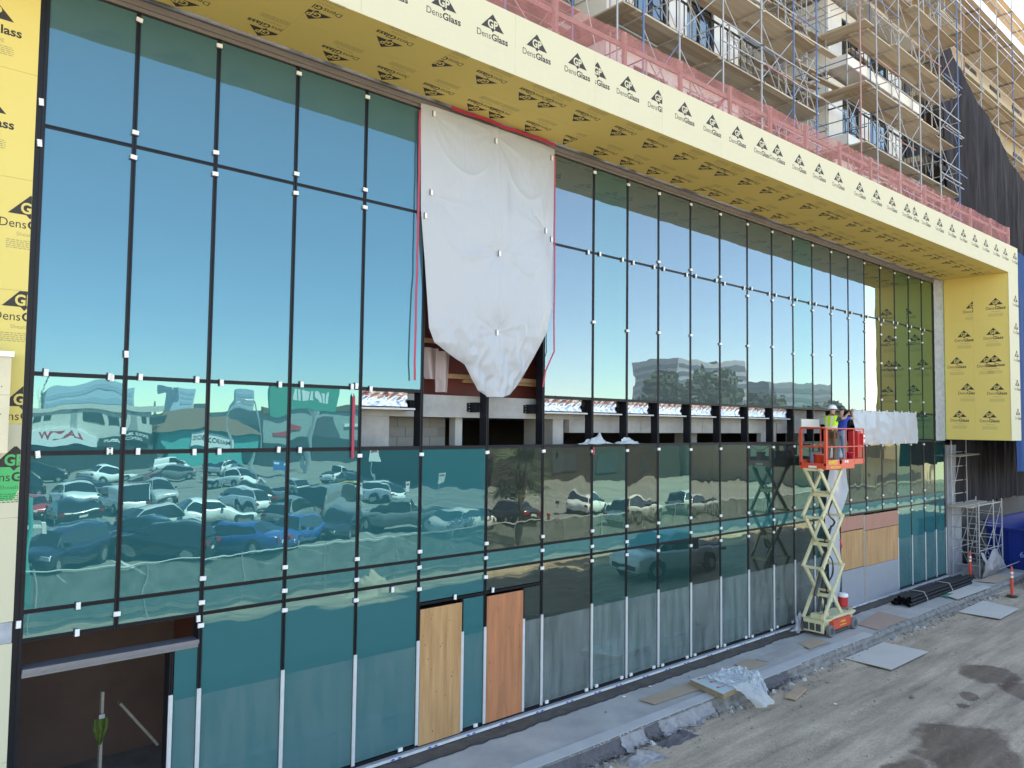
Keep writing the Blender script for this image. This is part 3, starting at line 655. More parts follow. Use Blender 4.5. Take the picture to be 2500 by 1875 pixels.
def crease(t): return 1-abs(2*(t-math.floor(t))-1)*1.0
def tarp_fn(u, v):
    z = 12.13-5.53*v; xl, xr = interp(LE, z), interp(RE, z); x = xl+(xr-xl)*u
    b = 0.08+0.16*math.sin(PI*min(1, v*1.02))*math.sin(PI*u)**0.7
    for i, (px, pz_) in enumerate(pulls):           # creases fan out below and beside every clip
        dx, dz = x-px, z-pz_; r = math.hypot(dx, dz)+0.02; a = math.atan2(dx, -dz)
        if i > 2: b -= 0.06*math.exp(-(r/0.30)**2)
        k = math.exp(-r/0.85)*min(1, r*2.2)*(1 if dz < .25 else .5)
        b += 0.026*k*(crease(a*1.1+i*.37+.35*nz(x, z, i))-.5)+0.012*k*(crease(a*2.7+i*.21+.3*nz(x*2, z*2, i))-.5)
    for cx, cz, wd, am in ((9.3, 11.75, 0.85, .03), (10.95, 11.6, .8, .03), (9.3, 10.1, .8, .02), (10.9, 10.0, .75, .018)):
        if abs(x-cx) < wd:
            q = z-(cz-0.8*(1-((x-cx)/wd)**2)); b += am*math.exp(-abs(q)/0.07)*(1-((x-cx)/wd)**2)
    # a long soft fold beside the centre line and flat pack creases in the film
    b += 0.05*math.exp(-((x-10.35-.12*math.sin(z*1.1))/.12)**2)*max(0, 1-abs(z-10.4)/1.1)
    b += 0.012*math.exp(-abs(x-10.1)/.02)+0.006*math.exp(-abs(x-9.2)/.02)+0.006*math.exp(-abs(x-11.0)/.02)
    k = max(0, (8.3-z)/1.7); sx = (x-10.15)
    b += k*0.13*(crease(sx*1.5+.45*nz(x*1.2, z*1.4)+.35*z)-.4)+k*0.05*(crease(sx*4.1-.8*z+.5*nz(x*3, z*3))-.5)+k*.05*nz(x*4, z*5, 3)
    b += 0.012*nz(x*2.2, z*1.6, 5)+0.008*abs(nz(x*6, z*4, 2))
    tuck = (abs(u-0.5)*2)**6
    return (x, -0.06-max(0.012, b*(1-0.8*tuck)), z)
mb = MB(); mb.grid(tarp_fn, 190, 280)
sheet = thing('poly_sheet', (10, -0.2, 6.6), 'big white plastic sheet hung over the two missing panes, gathered to a point', 'plastic sheet')
mb.build('sheet', plast, sheet, smooth=True)
for px, pz_ in ((8.52, 11.98), (10.05, 11.83), (11.72, 11.9), (8.5, 10.45), (8.33, 9.98), (11.55, 10.25), (10.1, 9.5), (10.12, 7.9), (11.74, 10.1)):
    u = (px-interp(LE, pz_))/(interp(RE, pz_)-interp(LE, pz_)); p = tarp_fn(min(.98, max(.02, u)), (12.13-pz_)/5.53)
    mb = MB(); mb.box(-.025, .025, -.02, .0, -.05, .05, 0); mb.box(-.035, -.025, -.012, 0, -.06, .06, 1)
    link('sheet_clip', mb.mesh('sheet_clip', [clipw, clipd]), sheet, (p[0], p[1]-0.012, pz_))
# inner scraps of sheet hanging in the gap
def cloth(name, fn, nu, nv, m, label, cat, group=None):
    mb = MB(); mb.grid(fn, nu, nv); return tag(mb.build(name, m, smooth=True), label, cat, group)
pinkp = mat('thin_poly', (0.55, 0.45, 0.45), 0.5, trans=0.35)
cloth('poly_scrap', lambda u, v: (8.62+0.55*u*(1-0.35*v)+0.25*v, 0.46+0.05*math.sin(u*9+v*2), 7.55-0.62*v), 16, 12, pinkp, 'torn scrap of thin plastic draped over the timber rail under the white sheet', 'plastic scrap')
cloth('poly_scrap', lambda u, v: (9.05+0.42*u*(1-0.2*v)+0.03*v, 0.44+0.06*math.sin(u*8), 7.5-0.82*v), 16, 14, pinkp, 'longer strip of thin plastic hanging down to the slab under the white sheet', 'plastic scrap')
redt = mat('red_tape', (0.38, 0.025, 0.06), 0.45, var=0.3, scale=4)
def tape(name, pts, wd, label):
    mb = MB(); n = len(pts)
    L_ = [Vector((p[0]-wd/2, p[1], p[2])) for p in pts]; Rr = [Vector((p[0]+wd/2, p[1]-0.01, p[2])) for p in pts]
    for i in range(n-1):
        mb.add([L_[i], Rr[i], Rr[i+1], L_[i+1]], [(0, 3, 2, 1)]); mb.add([L_[i]+Vector((0, .004, 0)), Rr[i]+Vector((0, .004, 0)), Rr[i+1]+Vector((0, .004, 0)), L_[i+1]+Vector((0, .004, 0))], [(0, 1, 2, 3)])
    return tag(mb.build(name, redt), label, 'tape')
tape('red_tape', [(8.24+0.012*nz(z*2), -0.07, z) for z in [12.0-0.15*i for i in range(22)]]+[(8.22, -.08, 8.5), (8.21, -.1, 7.8), (8.2, -.1, 7.2), (8.22, -.09, 6.85)], 0.04, 'red tape down the edge of the white sheet by the teal panes')
tape('red_tape', [(11.86, -.07, 12.0-0.2*i) for i in range(10)]+[(11.85, -.09, 9.9), (11.83, -.12, 9.2), (11.82, -.12, 8.4), (11.84, -.12, 7.65), (11.74, -.1, 7.45), (11.6, -.1, 7.2), (11.54, -.09, 6.86)], 0.035, 'red tape down the other edge of the white sheet, curling at its tail')
mb = MB(); mb.grid(lambda u, v: (8.85+2.85*u, -0.24-0.05*nz(u*5, 2), 12.21-0.07*v-0.015*nz(u*9, 7)-0.02*u), 30, 1); tag(mb.build('red_tape', redt), 'red tape along the top of the white sheet below the head frame', 'tape')
mb = MB(); mb.box(6.945, 6.995, -0.05, -0.03, 5.43, 6.5); mb.add([(6.945, -.05, 6.5), (6.995, -.05, 6.5), (6.96, -.04, 6.57)], [(0, 1, 2)]); tag(mb.build('red_bar', redt), 'red wooden stake fixed upright on the glass beside the open strip', 'stake')
cloth('poly_sheet', lambda u, v: (26.04+5.64*u+0.9*(v > .5)*(1-u)*0.0+0.35*v*(1-u), -0.12-0.05*math.sin(PI*v)*(1+nz(u*4, v*2))-0.03*math.sin(u*23+4*v)*v-0.025*nz(u*14, v*5, 4)-(0.04*abs(math.sin(u*PI*5))*math.sin(PI*v)), 6.70-1.19*v-0.03*abs(math.sin(u*PI*6))*(1-v)), 120, 30, plast, 'white plastic sheet pinned in a wide band beside the scissor lift', 'plastic sheet')
hk = MB(); hk.box(-.012, .012, -.03, 0, -.06, .05); hme = hk.mesh('sheet_pin', clipw)
shr = [o for o in bpy.data.objects if o.name.startswith('poly_sheet') and o.type == 'MESH'][-1]
for i in range(9): link('sheet_pin', hme, shr, (26.3+0.66*i, -.13, 6.68))
for i in range(5): link('sheet_pin', hme, shr, (27.3+1.05*i, -.17, 5.56))
# pale crumpled bits of plastic lying on the transom
def crumple(name, c, sx, sy, sz, seed, m, label, n=26, cat='plastic scrap'):
    def fn(u, v):
        x = (u-.5); y = (v-.5); h = (0.5-abs(x))*(0.5-abs(y))*3.2
        d = 0.5*nz(u*3.1+seed, v*3.1, seed)+0.3*nz(u*8+seed, v*8, seed*2)
        return (c[0]+sx*(x+0.18*nz(u*4, v*4, seed+9)), c[1]+sy*(y+0.2*nz(u*4, v*4, seed+5)), c[2]+sz*max(0.01, h*(0.55+d+0.5*abs(nz(u*6+seed, v*6, seed+4))+0.35*abs(nz(u*14, v*14, seed+6)))+0.03+0.12*d))
    return cloth(name, fn, n, n, m, label, cat)
thinp = mat('crumpled_poly', (0.62, 0.68, 0.70), 0.4, trans=0.4)
crumple('poly_scrap', (13.25, -0.1, 5.62), 1.0, 0.2, 0.32, 3.3, thinp, 'crumpled clear plastic lying over the black rail by the red tag')
crumple('poly_scrap', (14.35, -0.1, 5.62), 0.8, 0.2, 0.26, 8.1, thinp, 'twisted clear plastic scrap on the black rail, narrower than its neighbour')
mb = MB(); mb.box(13.19, 13.24, -.055, -.045, 5.38, 5.55); tag(mb.build('red_tag', redt), 'small red tag stuck below the crumpled plastic', 'tape')
# plywood infills
ply = mat('plywood', (0.50, 0.185, 0.08), 0.75, var=1.0, scale=1.6, stretch=(6, 6, 0.45), col2=(0.30, 0.125, 0.055), bump=0.002, bscale=30, detail=7)
plyb = mat('plywood_pale', (0.50, 0.285, 0.125), 0.75, var=1.0, scale=1.6, stretch=(6, 6, 0.45), col2=(0.33, 0.165, 0.065), bump=0.002, bscale=30, detail=7)
plyr = mat('plywood_red', (0.40, 0.19, 0.13), 0.75, var=0.6, scale=0.9, stretch=(5, 5, 0.7), col2=(0.32, 0.14, 0.10), detail=7)
grb = mat('grey_hoarding', (0.27, 0.28, 0.30), 0.8, var=0.4, scale=2, col2=(0.22, 0.225, 0.24), bump=.001)
knot = mat('plywood_knot', (0.16, 0.07, 0.03), 0.8)
def sheet_ply(x0, x1, z0, z1, m, label, nk=14, seed=1, y=-0.02):
    t = thing('plywood_door_panel', ((x0+x1)/2, y, z0), label, 'plywood')
    mb = MB(); mb.box(x0, x1, y-0.018, y, z0, z1); mb.build('plywood_sheet', m, t)
    rr = random.Random(seed); km = MB()
    for i in range(nk):
        a, b = x0+(x1-x0)*rr.uniform(.06, .94), z0+(z1-z0)*rr.uniform(.05, .95); r = rr.uniform(.008, .018)
        km.add([(a+r*math.cos(q)*.8, y-0.0188, b+r*math.sin(q)) for q in [PI*k/4 for k in range(8)]], [tuple(range(8))])
    stuff(km.build('knots', knot, t)); return t
t = sheet_ply(8.485, 9.465, 0.10, 2.585, plyb, 'tall plywood sheet closing the doorway, paler of the pair', 16, 3)
t = sheet_ply(10.105, 11.085, 0.12, 2.605, ply, 'tall reddish plywood sheet closing the doorway beside the dark sidelight', 16, 5)
def flat_board(name, x0, x1, z0, z1, y, m, label, cat='hoarding'):
    mb = MB(); mb.box(x0, x1, y-0.018, y, z0, z1); return tag(mb.build(name, m), label, cat)
flat_board('plywood_sheet', 25.45, 27.13, 2.61, 3.07, -0.02, plyr, 'red brown plywood strip at the top of the hoarding by the lift', 'plywood')
flat_board('plywood_sheet', 27.24, 30.1, 2.51, 3.04, -0.02, plyr, 'wide red brown plywood strip at the top of the hoarding away from the lift', 'plywood')
sheet_ply(25.45, 27.13, 1.31, 2.58, plyb, 'yellow plywood sheet in the hoarding by the lift', 14, 8)
sheet_ply(27.26, 30.08, 1.27, 2.49, plyb, 'wide yellow plywood sheet with swirling grain in the hoarding', 18, 9)
flat_board('hoarding_board', 25.48, 27.13, 0.05, 1.29, -0.02, grb, 'grey painted hoarding board by the lift')
flat_board('hoarding_board', 27.26, 30.05, 0.03, 1.26, -0.02, grb, 'wide grey painted hoarding board away from the lift')
flat_board('hoarding_batten', 27.14, 27.25, 0.05, 3.05, -0.022, lumberg, 'upright timber batten between the hoarding boards', 'batten')
# long plastic tail hanging behind the lift
def tail(u, v):
    z = 5.5-5.05*v; wd = interp([(0.75, 5.5), (1.05, 4.65), (1.4, 4.0), (0.95, 3.1), (1.0, 1.3), (0.7, .4)], z); xl = interp([(24.35, 5.5), (24.45, 4.65), (24.3, 4), (24.2, 3.1), (24.25, 1.3), (24.1, .4)], z)
    return (xl+wd*u, -0.16-0.05*math.sin(u*8+z*1.3)-0.04*nz(u*3, z*1.5), z)
cloth('poly_sheet', tail, 24, 80, plast, 'long tail of white plastic hanging down behind the scissor lift', 'plastic sheet')
crumple('poly_bag', (22.05, -0.33, 0.0), 0.55, 0.3, 0.75, 5.7, plast, 'crumpled white plastic against the glass at the foot of the lift', cat='plastic bag')
# ================================================================== things on the ground
def slab_on(name, pts, z, t, m, label, cat, extra=None):
    mb = MB(); n = len(pts); mb.add([(x, y, z) for x, y in pts]+[(x, y, z+t) for x, y in pts], [tuple(range(n)), tuple(range(2*n-1, n-1, -1))]+[(i, n+i, n+(i+1) % n, (i+1) % n) for i in range(n)])
    o = mb.build(name, m); bm = bmesh.new(); bm.from_mesh(o.data); bmesh.ops.recalc_face_normals(bm, faces=bm.faces); bm.to_mesh(o.data); bm.free()
    return tag(o, label, cat)
greyb = mat('grey_board', (0.50, 0.465, 0.41), 0.8, var=0.5, scale=1.3, col2=(0.41, 0.375, 0.325), detail=7)
dustp = mat('dusty_plywood', (0.38, 0.29, 0.20), 0.85, var=0.6, scale=1.5, col2=(0.30, 0.22, 0.15), detail=7)
slab_on('grey_sheet', [(21.2, -2.13), (23.66, -2.12), (23.65, -3.36), (21.17, -3.35)], -0.245, 0.02, greyb, 'pale grey board lying flat on the dirt beside the broken kerb', 'board')
slab_on('grey_sheet', [(29.55, -2.2), (32.2, -2.16), (31.75, -3.42), (29.6, -3.46)], -0.235, 0.02, greyb, 'dusty grey board lying on the dirt near the pipes', 'board')
slab_on('plywood_sheet', [(24.1, -1.14), (26.36, -0.86), (26.1, -1.88), (23.95, -1.84)], 0.012, 0.015, mat('red_dusty_ply', (0.36, 0.25, 0.19), 0.85, var=0.6, scale=1.5, col2=(0.28, 0.19, 0.14), detail=7), 'dusty reddish plywood sheet flat on the pavement behind the lift', 'plywood')
slab_on('plywood_strip', [(13.72, -0.99), (15.57, -1.02), (15.5, -1.46), (13.75, -1.38)], 0.022, 0.014, dustp, 'long tan plywood strip flat on the pavement by the insulation stack', 'plywood')
slab_on('plywood_strip', [(17.62, -0.92), (18.34, -0.89), (18.31, -1.46), (17.5, -1.39)], 0.012, 0.014, dustp, 'short tan plywood piece flat on the pavement', 'plywood')
slab_on('grey_strip', [(18.45, -1.02), (20.6, -0.88), (20.8, -1.28), (18.5, -1.37)], 0.008, 0.012, mat('dusty_strip', (0.36, 0.34, 0.31), .9, var=.5, scale=1.5), 'thin dusty grey strip flat on the pavement towards the lift', 'board')
slab_on('grey_strip', [(20.7, -1.0), (21.6, -1.0), (21.5, -1.55), (20.4, -1.5)], 0.022, 0.01, dustp, 'dusty board lying flat on the pavement at the lift wheels', 'board')
slab_on('grey_sheet', [(31.2, -1.2), (33.6, -1.15), (33.4, -1.6), (31.3, -1.65)], 0.022, 0.015, greyb, 'narrow pale board flat on the pavement beside the pipe bundle', 'board')
slab_on('grey_sheet', [(30.6, -1.5), (33.9, -1.66), (33.6, -2.0), (30.3, -1.92)], 0.043, 0.015, greyb, 'pale board overlapping the pavement edge by the pipe bundle', 'board')
card = mat('cardboard', (0.42, 0.30, 0.19), 0.85, var=0.4, scale=3)
slab_on('cardboard_piece', [(17.05, -2.62), (17.95, -2.45), (17.97, -2.68), (17.1, -2.86)], -0.24, 0.05, card, 'bent piece of brown cardboard on the dirt below the plastic wrap', 'cardboard')
crumple('green_scrap', (30.9, -1.45, 0.025), 0.9, 0.35, 0.10, 2.2, mat('green_plastic', (0.06, 0.22, 0.14), 0.5), 'scrap of dark green plastic on the boards by the pipes')
# stack of insulation slabs with foil print, half wrapped in clear plastic
stk = thing('insulation_stack', (16.2, -1.7, 0), 'stack of foil faced insulation boards with red print half wrapped in plastic', 'insulation')
foilp = mat('pale_foil', (0.50, 0.60, 0.60), 0.3, metal=0.2, var=0.2, scale=3); wool = mat('wool_edge', (0.30, 0.22, 0.13), 0.95, var=0.6, scale=8)
pts = [(15.4, -1.12), (16.95, -1.25), (16.84, -2.07), (15.13, -2.18)]
for k in range(2):
    mb = MB(); z = 0.024+0.065*k; d = 0.012*k
    mb.add([(x+d, y-d, z) for x, y in pts]+[(x+d, y-d, z+0.062) for x, y in pts], [(0, 3, 2, 1), (4, 5, 6, 7), (0, 1, 5, 4), (1, 2, 6, 5), (2, 3, 7, 6), (3, 0, 4, 7)], [1, 0, 1, 1, 1, 1])
    o = mb.build('insulation_board', [foilp, wool], stk, weld=False); bm = bmesh.new(); bm.from_mesh(o.data); bmesh.ops.recalc_face_normals(bm, faces=bm.faces); bm.to_mesh(o.data); bm.free()
mb = MB()
for i in range(4):
    for j in range(3):
        u, v = 0.12+0.22*i+0.06*(j % 2), 0.14+0.3*j
        a = Vector((*pts[0], 0)).lerp(Vector((*pts[1], 0)), u); b = Vector((*pts[3], 0)).lerp(Vector((*pts[2], 0)), u); c = a.lerp(b, v); c.z = 0.1525; ex = Vector((.99, -.08, 0)); ey = Vector((.13, .95, 0))
        mb.face([c, c+ex*.1, c+ex*.1+ey*.08, c+ey*.08]); mb.face([c+ex*.12, c+ex*.26, c+ex*.26+ey*.035, c+ex*.12+ey*.035])
mb.build('board_print', redp, stk)
def wrapfn(u, v):
    a = Vector((15.75+1.35*u, -1.25-0.1*u, 0)); b = Vector((15.6+1.35*u, -2.42-0.25*math.sin(u*5), 0)); p = a.lerp(b, v)
    z = 0.168+0.09*abs(nz(u*5, v*5, 2))+0.07*abs(nz(u*11, v*9, 5))+0.03*abs(nz(u*23, v*19, 8))
    over = max(0, v-0.72)/0.28
    return (p.x+0.08*nz(u*3, v*3, 9)-0.55*over*(u-.55), p.y-0.12*over-0.10*over*math.sin(u*9)-0.14*over*abs(nz(u*9, v*4, 4)), z-(0.40-0.16*abs(math.sin(u*4.5)))*over**1.2)
cp = mat('clear_wrap', (0.60, 0.66, 0.68), 0.25, trans=0.45)
clrp = bpy.data.materials.new('wrap_film'); clrp.use_nodes = True; _n = clrp.node_tree
_t = _n.nodes.new('ShaderNodeBsdfTransparent'); _m = _n.nodes.new('ShaderNodeMixShader'); _m.inputs[0].default_value = 0.5; _b = _n.nodes['Principled BSDF']
_b.inputs['Base Color'].default_value = (.62, .66, .67, 1); _b.inputs['Roughness'].default_value = .25
_n.links.new(_t.outputs[0], _m.inputs[1]); _n.links.new(_b.outputs[0], _m.inputs[2]); _n.links.new(_m.outputs[0], _n.nodes['Material Output'].inputs[0])
mb = MB(); mb.grid(wrapfn, 80, 70); mb.build('plastic_wrap', clrp, stk, smooth=True)
# torn black felt and plastic debris hanging along the broken kerb
mesh_felt = mat('torn_felt', (0.07, 0.065, 0.07), 0.85, var=0.6, scale=5, col2=(0.14, 0.13, 0.13))
greyp = mat('dirty_poly', (0.36, 0.35, 0.35), 0.5, trans=0.2, var=0.7, scale=5, col2=(0.22, 0.19, 0.18))
def skirt(x0, x1, drop, seed, m, label, cat='torn felt', out=0.25):
    def fn(u, v):
        x = x0+(x1-x0)*u; e = edge_y(x)
        return (x+0.06*nz(u*9, v*5, seed), e-0.02-out*v**1.5*(0.6+0.5*nz(x*2, seed))-0.05*v*nz(x*7, v*4, seed)-0.10*v*abs(nz(x*11, v*3, seed+7))-0.05*v*abs(nz(x*23, v*9, seed+8)), -0.012-drop*min(1, v*1.3)*(0.85+0.3*nz(x*4, seed+3))+0.05*v*nz(x*8, v*6, seed+1))
    return cloth('felt_skirt', fn, int((x1-x0)*40)+8, 16, m, label, cat)
skirt(9.5, 11.9, 0.25, 1.1, mesh_felt, 'torn black felt hanging over the broken kerb towards the plywood doors')
skirt(12.6, 13.1, 0.2, 4.1, mesh_felt, 'narrow flap of black felt over the kerb between plastic scraps')
skirt(11.85, 12.75, 0.24, 2.7, greyp, 'dirty pale plastic and foil bunched under the kerb edge', 'plastic scrap', 0.35)
skirt(13.05, 15.0, 0.26, 6.3, greyp, 'long dirty plastic scrap bunched along the kerb below the tan strip', 'plastic scrap', 0.3)
skirt(16.9, 18.3, 0.2, 9.3, mesh_felt, 'grey felt scrap along the kerb past the insulation stack', 'torn felt', 0.22)
crumple('poly_scrap', (11.9, -2.5, -0.27), 0.9, 0.5, 0.22, 4.4, greyp, 'crumpled dirty plastic heap at the foot of the kerb')
crumple('poly_scrap', (13.2, -2.35, -0.27), 1.0, 0.4, 0.16, 7.9, mesh_felt, 'flattened dark felt heap at the foot of the kerb')
# little stones and litter
stone = mat('rubble', (0.22, 0.20, 0.18), 0.95, var=0.6, scale=9); litter = mat('litter_white', (0.6, 0.6, 0.58), 0.8)
sv = MB(); sv.lathe([(0.02, -0.4), (0.8, -0.3), (1, 0.05), (0.6, 0.5), (0.05, 0.6)], 7); stm = sv.mesh('stone', stone); stl = sv.mesh('litter', litter)
r2 = random.Random(21)
sg = MB()
for i in range(900):
    x = r2.uniform(9, 40); y = -2.15-abs(r2.gauss(0, 0.35)) if r2.random() < 0.55 else r2.uniform(-9, -2.2)
    s = r2.uniform(0.006, 0.028)*(1.5 if r2.random() < .06 else 1); z = ground_z(x, y)
    base = len(sg.v); a0 = r2.uniform(0, 6)
    ring = [(x+s*math.cos(a0+k*PI/2.5)*r2.uniform(.7, 1.2), y+s*math.sin(a0+k*PI/2.5)*r2.uniform(.7, 1.2), z-0.003) for k in range(5)]
    ring2 = [(x+(p[0]-x)*.55, y+(p[1]-y)*.55, z+s*.75) for p in ring]
    sg.add(ring+ring2, [(k, (k+1) % 5, 5+(k+1) % 5, 5+k) for k in range(5)]+[(5, 6, 7, 8, 9)])
for i in range(420):
    x = r2.uniform(9, 34); e = edge_y(x); top = r2.random() < .3
    y = e+r2.uniform(-.02, .06) if top else e-.08-abs(r2.gauss(0, .13)); s = r2.uniform(.012, .03) if top else r2.uniform(.02, .075)*(1.3 if x < 19 else 1); z = .0 if top else ground_z(x, y)
    a0 = r2.uniform(0, 6); ring = [(x+s*math.cos(a0+k*PI/2.5)*r2.uniform(.6, 1.3), y+s*math.sin(a0+k*PI/2.5)*r2.uniform(.6, 1.3), z-0.004) for k in range(5)]
    ring2 = [(x+(p[0]-x)*r2.uniform(.4, .8), y+(p[1]-y)*.6, z+s*r2.uniform(.35, .9)) for p in ring]
    sg.add(ring+ring2, [(k, (k+1) % 5, 5+(k+1) % 5, 5+k) for k in range(5)]+[(5, 6, 7, 8, 9)], 1 if (top or r2.random() < .3) else 0)
o = stuff(sg.build('gravel', [stone, palec])); tag(o, 'loose stones and crumbs scattered over the dirt street and along the kerb', 'gravel')
for i, (x, y, s, m_) in enumerate(((19.5, -4.5, .09, stone), (16.9, -3.1, .05, stone), (17.6, -3.55, .045, litter), (31.8, -3.75, .13, stone), (12.6, -1.0, .04, stone), (14.6, -0.6, .04, litter), (13.6, -0.65, .05, litter), (15.9, -0.75, .03, stone), (22.2, -2.7, .05, stone), (18.9, -2.75, .06, stone))):
    tag(link('stone', stm if m_ is stone else stl, None, (x, y, (-0.255 if y < -1.95 else 0.02)+s*.2), (0, 0, i), (s, s*.7, s*.5)), (('stone on the bare dirt midway between kerb and wet patch', 'small stone below the cardboard piece', 'white litter lump on the dirt past the cardboard', 'largest stone on the dirt beyond the far grey board', 'dark crumb on the pavement near the plywood doors', 'white crumb on the soil joint by the tan strip', 'white pebble on the soil joint towards the doors', 'dark crumb on the soil joint by the insulation stack', 'stone half under the pale grey board', 'stone at the kerb foot before the pale grey board')[i]), 'stone', 'loose lumps on the ground')
# bundle of black pipes
pipe = mat('black_pipe', (0.012, 0.012, 0.014), 0.6, spec=0.08, var=0.3, scale=3); band = mat('strap_grey', (0.4, 0.4, 0.4), 0.5)
pb = thing('pipe_bundle', (31, -1.0, 0), 'strapped bundle of long black pipes lying on the pavement', 'pipes')
A, B = Vector((27.95, -0.98, 0)), Vector((34.3, -0.95, 0))
for r_, n_ in ((0, 6), (1, 5), (2, 4)):
    for i in range(n_):
        off = (i-(n_-1)/2)*0.112; z = 0.078+0.1*r_; j = r2.uniform(-.25, .15)
        mb = MB(); mb.lathe([(0.044, 0.03), (0.044, 0), (0.054, 0), (0.054, 1.0), (0.044, 1.0)], 12, axis='x'); 
        me = mb.mesh('pipe', pipe)
        o = link('pipe', me, pb, (A.x+j, A.y+off-0.02*r_, z), (0, 0, math.atan2(0.03, 6)), (6.2+r2.uniform(-.2, .2), 1, 1))
for x in (29.2, 31.6):
    mb = MB(); mb.path([(x, -1.36, 0.03), (x, -1.33, 0.14), (x, -1.22, 0.345), (x, -0.72, 0.345), (x, -0.6, .14), (x, -0.58, 0.03)], 0.012, 5); mb.build('strap', band, pb)
# orange delineator posts
orr = mat('orange_plastic', (0.75, 0.07, 0.03), 0.5, var=0.2, scale=6); refl = mat('white_band', (0.75, 0.75, 0.75), 0.4); rub = mat('black_rubber', (0.03, 0.03, 0.03), 0.8)
def delineator(loc, tilt, label):
    t = thing('delineator_post', loc, label, 'traffic post', 'orange delineator posts')
    for name, prof, m_ in (('post', [(0.055, 0.03), (0.05, 0.55), (0.045, 1.0), (0.03, 1.03), (0.03, 1.1), (0.012, 1.13)], orr), ('base', [(0.19, 0), (0.19, 0.03), (0.07, 0.055)], rub)):
        mb = MB(); mb.lathe(prof, 14, mi=0); o = link(name, mb.mesh(name, m_, False), t, loc); 
    for z in (0.70, 0.84):
        mb = MB(); mb.lathe([(0.052, z), (0.0505, z+0.085)], 14); link('reflective_band', mb.mesh('reflective_band', refl), t, loc)
    t.rotation_euler = tilt
delineator((35.35, -0.75, 0.0), (0.0, -0.16, 0.3), 'orange delineator post leaning by the scaffold tower')
delineator((34.0, -2.6, -0.24), (0.0, 0.0, 0), 'orange delineator post standing on the dirt before the rusty plate')
# red and white cooler jug
cj = thing('drink_cooler', (24.08, -0.72, 0.502), 'red drink cooler with white lid on the dusty box behind the lift', 'cooler')
for n_, prof, m_ in (('tank', [(0.13, 0), (0.145, 0.03), (0.15, 0.3)], mat('cooler_red', (0.55, 0.03, 0.035), .4)), ('lid', [(0.155, 0.3), (0.155, 0.36), (0.13, 0.40), (0.05, 0.41)], mat('cooler_white', (0.75, 0.75, 0.75), .4))):
    mb = MB(); mb.lathe(prof, 18); link(n_, mb.mesh(n_, m_, False), cj, (24.08, -0.72, 0.502))
mb = MB(); mb.box(23.95, 24.25, -0.95, -0.55, 0.02, 0.5); 
crate = tag(mb.build('plywood_crate', dustp), 'dusty box behind the lift chassis carrying the red cooler', 'crate')
# timber offcuts by the lift
for i, (x0, y0, x1, y1) in enumerate(((23.9, -1.05, 24.9, -0.75), (24.1, -0.5, 25.2, -0.42))):
    mb = MB(); mb.bar((x0, y0, 0.045), (x1, y1, 0.045), 0.09, 0.05); tag(mb.build('timber_offcut', lumberg), 'dusty timber offcut on the pavement %s' % ('across the corner of the reddish plywood' if i == 0 else 'along the hoarding'), 'timber')

# ================================================================== scissor lift
lift_o = mat('lift_orange', (0.66, 0.075, 0.035), 0.42, var=0.35, scale=5, col2=(0.5, 0.06, 0.03)); lift_r = mat('lift_red', (0.55, 0.03, 0.03), 0.4, var=.3, scale=5); cream = mat('lift_cream', (0.60, 0.55, 0.33), 0.5, var=0.4, scale=5, col2=(0.46, 0.41, 0.25))
tyre = mat('lift_tyre', (0.16, 0.16, 0.155), 0.85, var=.4, scale=8); dkm = mat('dark_machinery', (0.05, 0.05, 0.05), 0.6); yel = mat('decal_yellow', (0.75, 0.6, 0.02), 0.5)
lf = thing('scissor_lift', (22.8, -0.88, 0), 'raised orange and cream scissor lift standing on the pavement', 'scissor lift')
yA, yB = -1.24, -0.52
def part(name, m, fn, parent=lf, smooth=False):
    mb = MB(); fn(mb); return mb.build(name, m, parent, smooth=smooth)
def chassis(mb):
    mb.box(21.92, 23.75, yA+0.1, yB-0.1, 0.16, 0.42); mb.box(21.85, 23.8, yA+0.04, yB-0.04, 0.42, 0.47)
    mb.box(21.84, 21.9, yA+0.06, yB-0.06, 0.12, 0.42); mb.box(21.9, 22.35, yA+0.02, yA+0.05, 0.43, 0.5); mb.box(22.3, 23.8, yA+0.0, yA+0.12, 0.471, 0.53)
    mb.box(22.0, 22.5, yA+0.2, yB-0.2, 0.47, 0.6)
ch_ = part('chassis', cream, chassis)
part('chassis_front', dkm, lambda mb: [mb.box(21.815, 21.838, yA+0.13+0.19*i, yA+0.27+0.19*i, 0.17, 0.37) for i in range(3)], ch_)
part('side_cover', lift_o, lambda mb: (mb.box(22.3, 23.42, yA-0.03, yA+0.09, 0.16, 0.44), mb.box(22.32, 23.4, yB-0.09, yB+0.03, 0.16, 0.44)), ch_)
part('cover_decal', yel, lambda mb: (mb.box(22.75, 23.05, yA-0.034, yA-0.031, 0.33, 0.36), mb.box(22.7, 23.1, yA-0.034, yA-0.031, 0.24, 0.26)), ch_)
part('pothole_guard', dkm, lambda mb: mb.box(22.35, 23.3, yA-0.01, yA+0.03, 0.05, 0.13), ch_)
for wx in (22.1, 23.58):
    for wy, sg_ in ((yA-0.03, -1), (yB+0.03, 1)):
        mb = MB(); mb.lathe([(0.10, -0.055), (0.155, -0.06), (0.17, -0.03), (0.17, 0.03), (0.155, 0.06), (0.10, 0.055)], 20, (wx, wy, 0.17), axis='y'); wl = mb.build('wheel', tyre, lf, smooth=False)
        mb = MB(); mb.lathe([(0.02, 0.0), (0.095, -0.004), (0.095, 0.004)], 16, (wx, wy+sg_*0.058, 0.17), axis='y'); mb.build('hub', dkm, wl)
ZN = [0.50, 1.98, 3.44, 4.84]; XA, XB = 21.86, 23.12
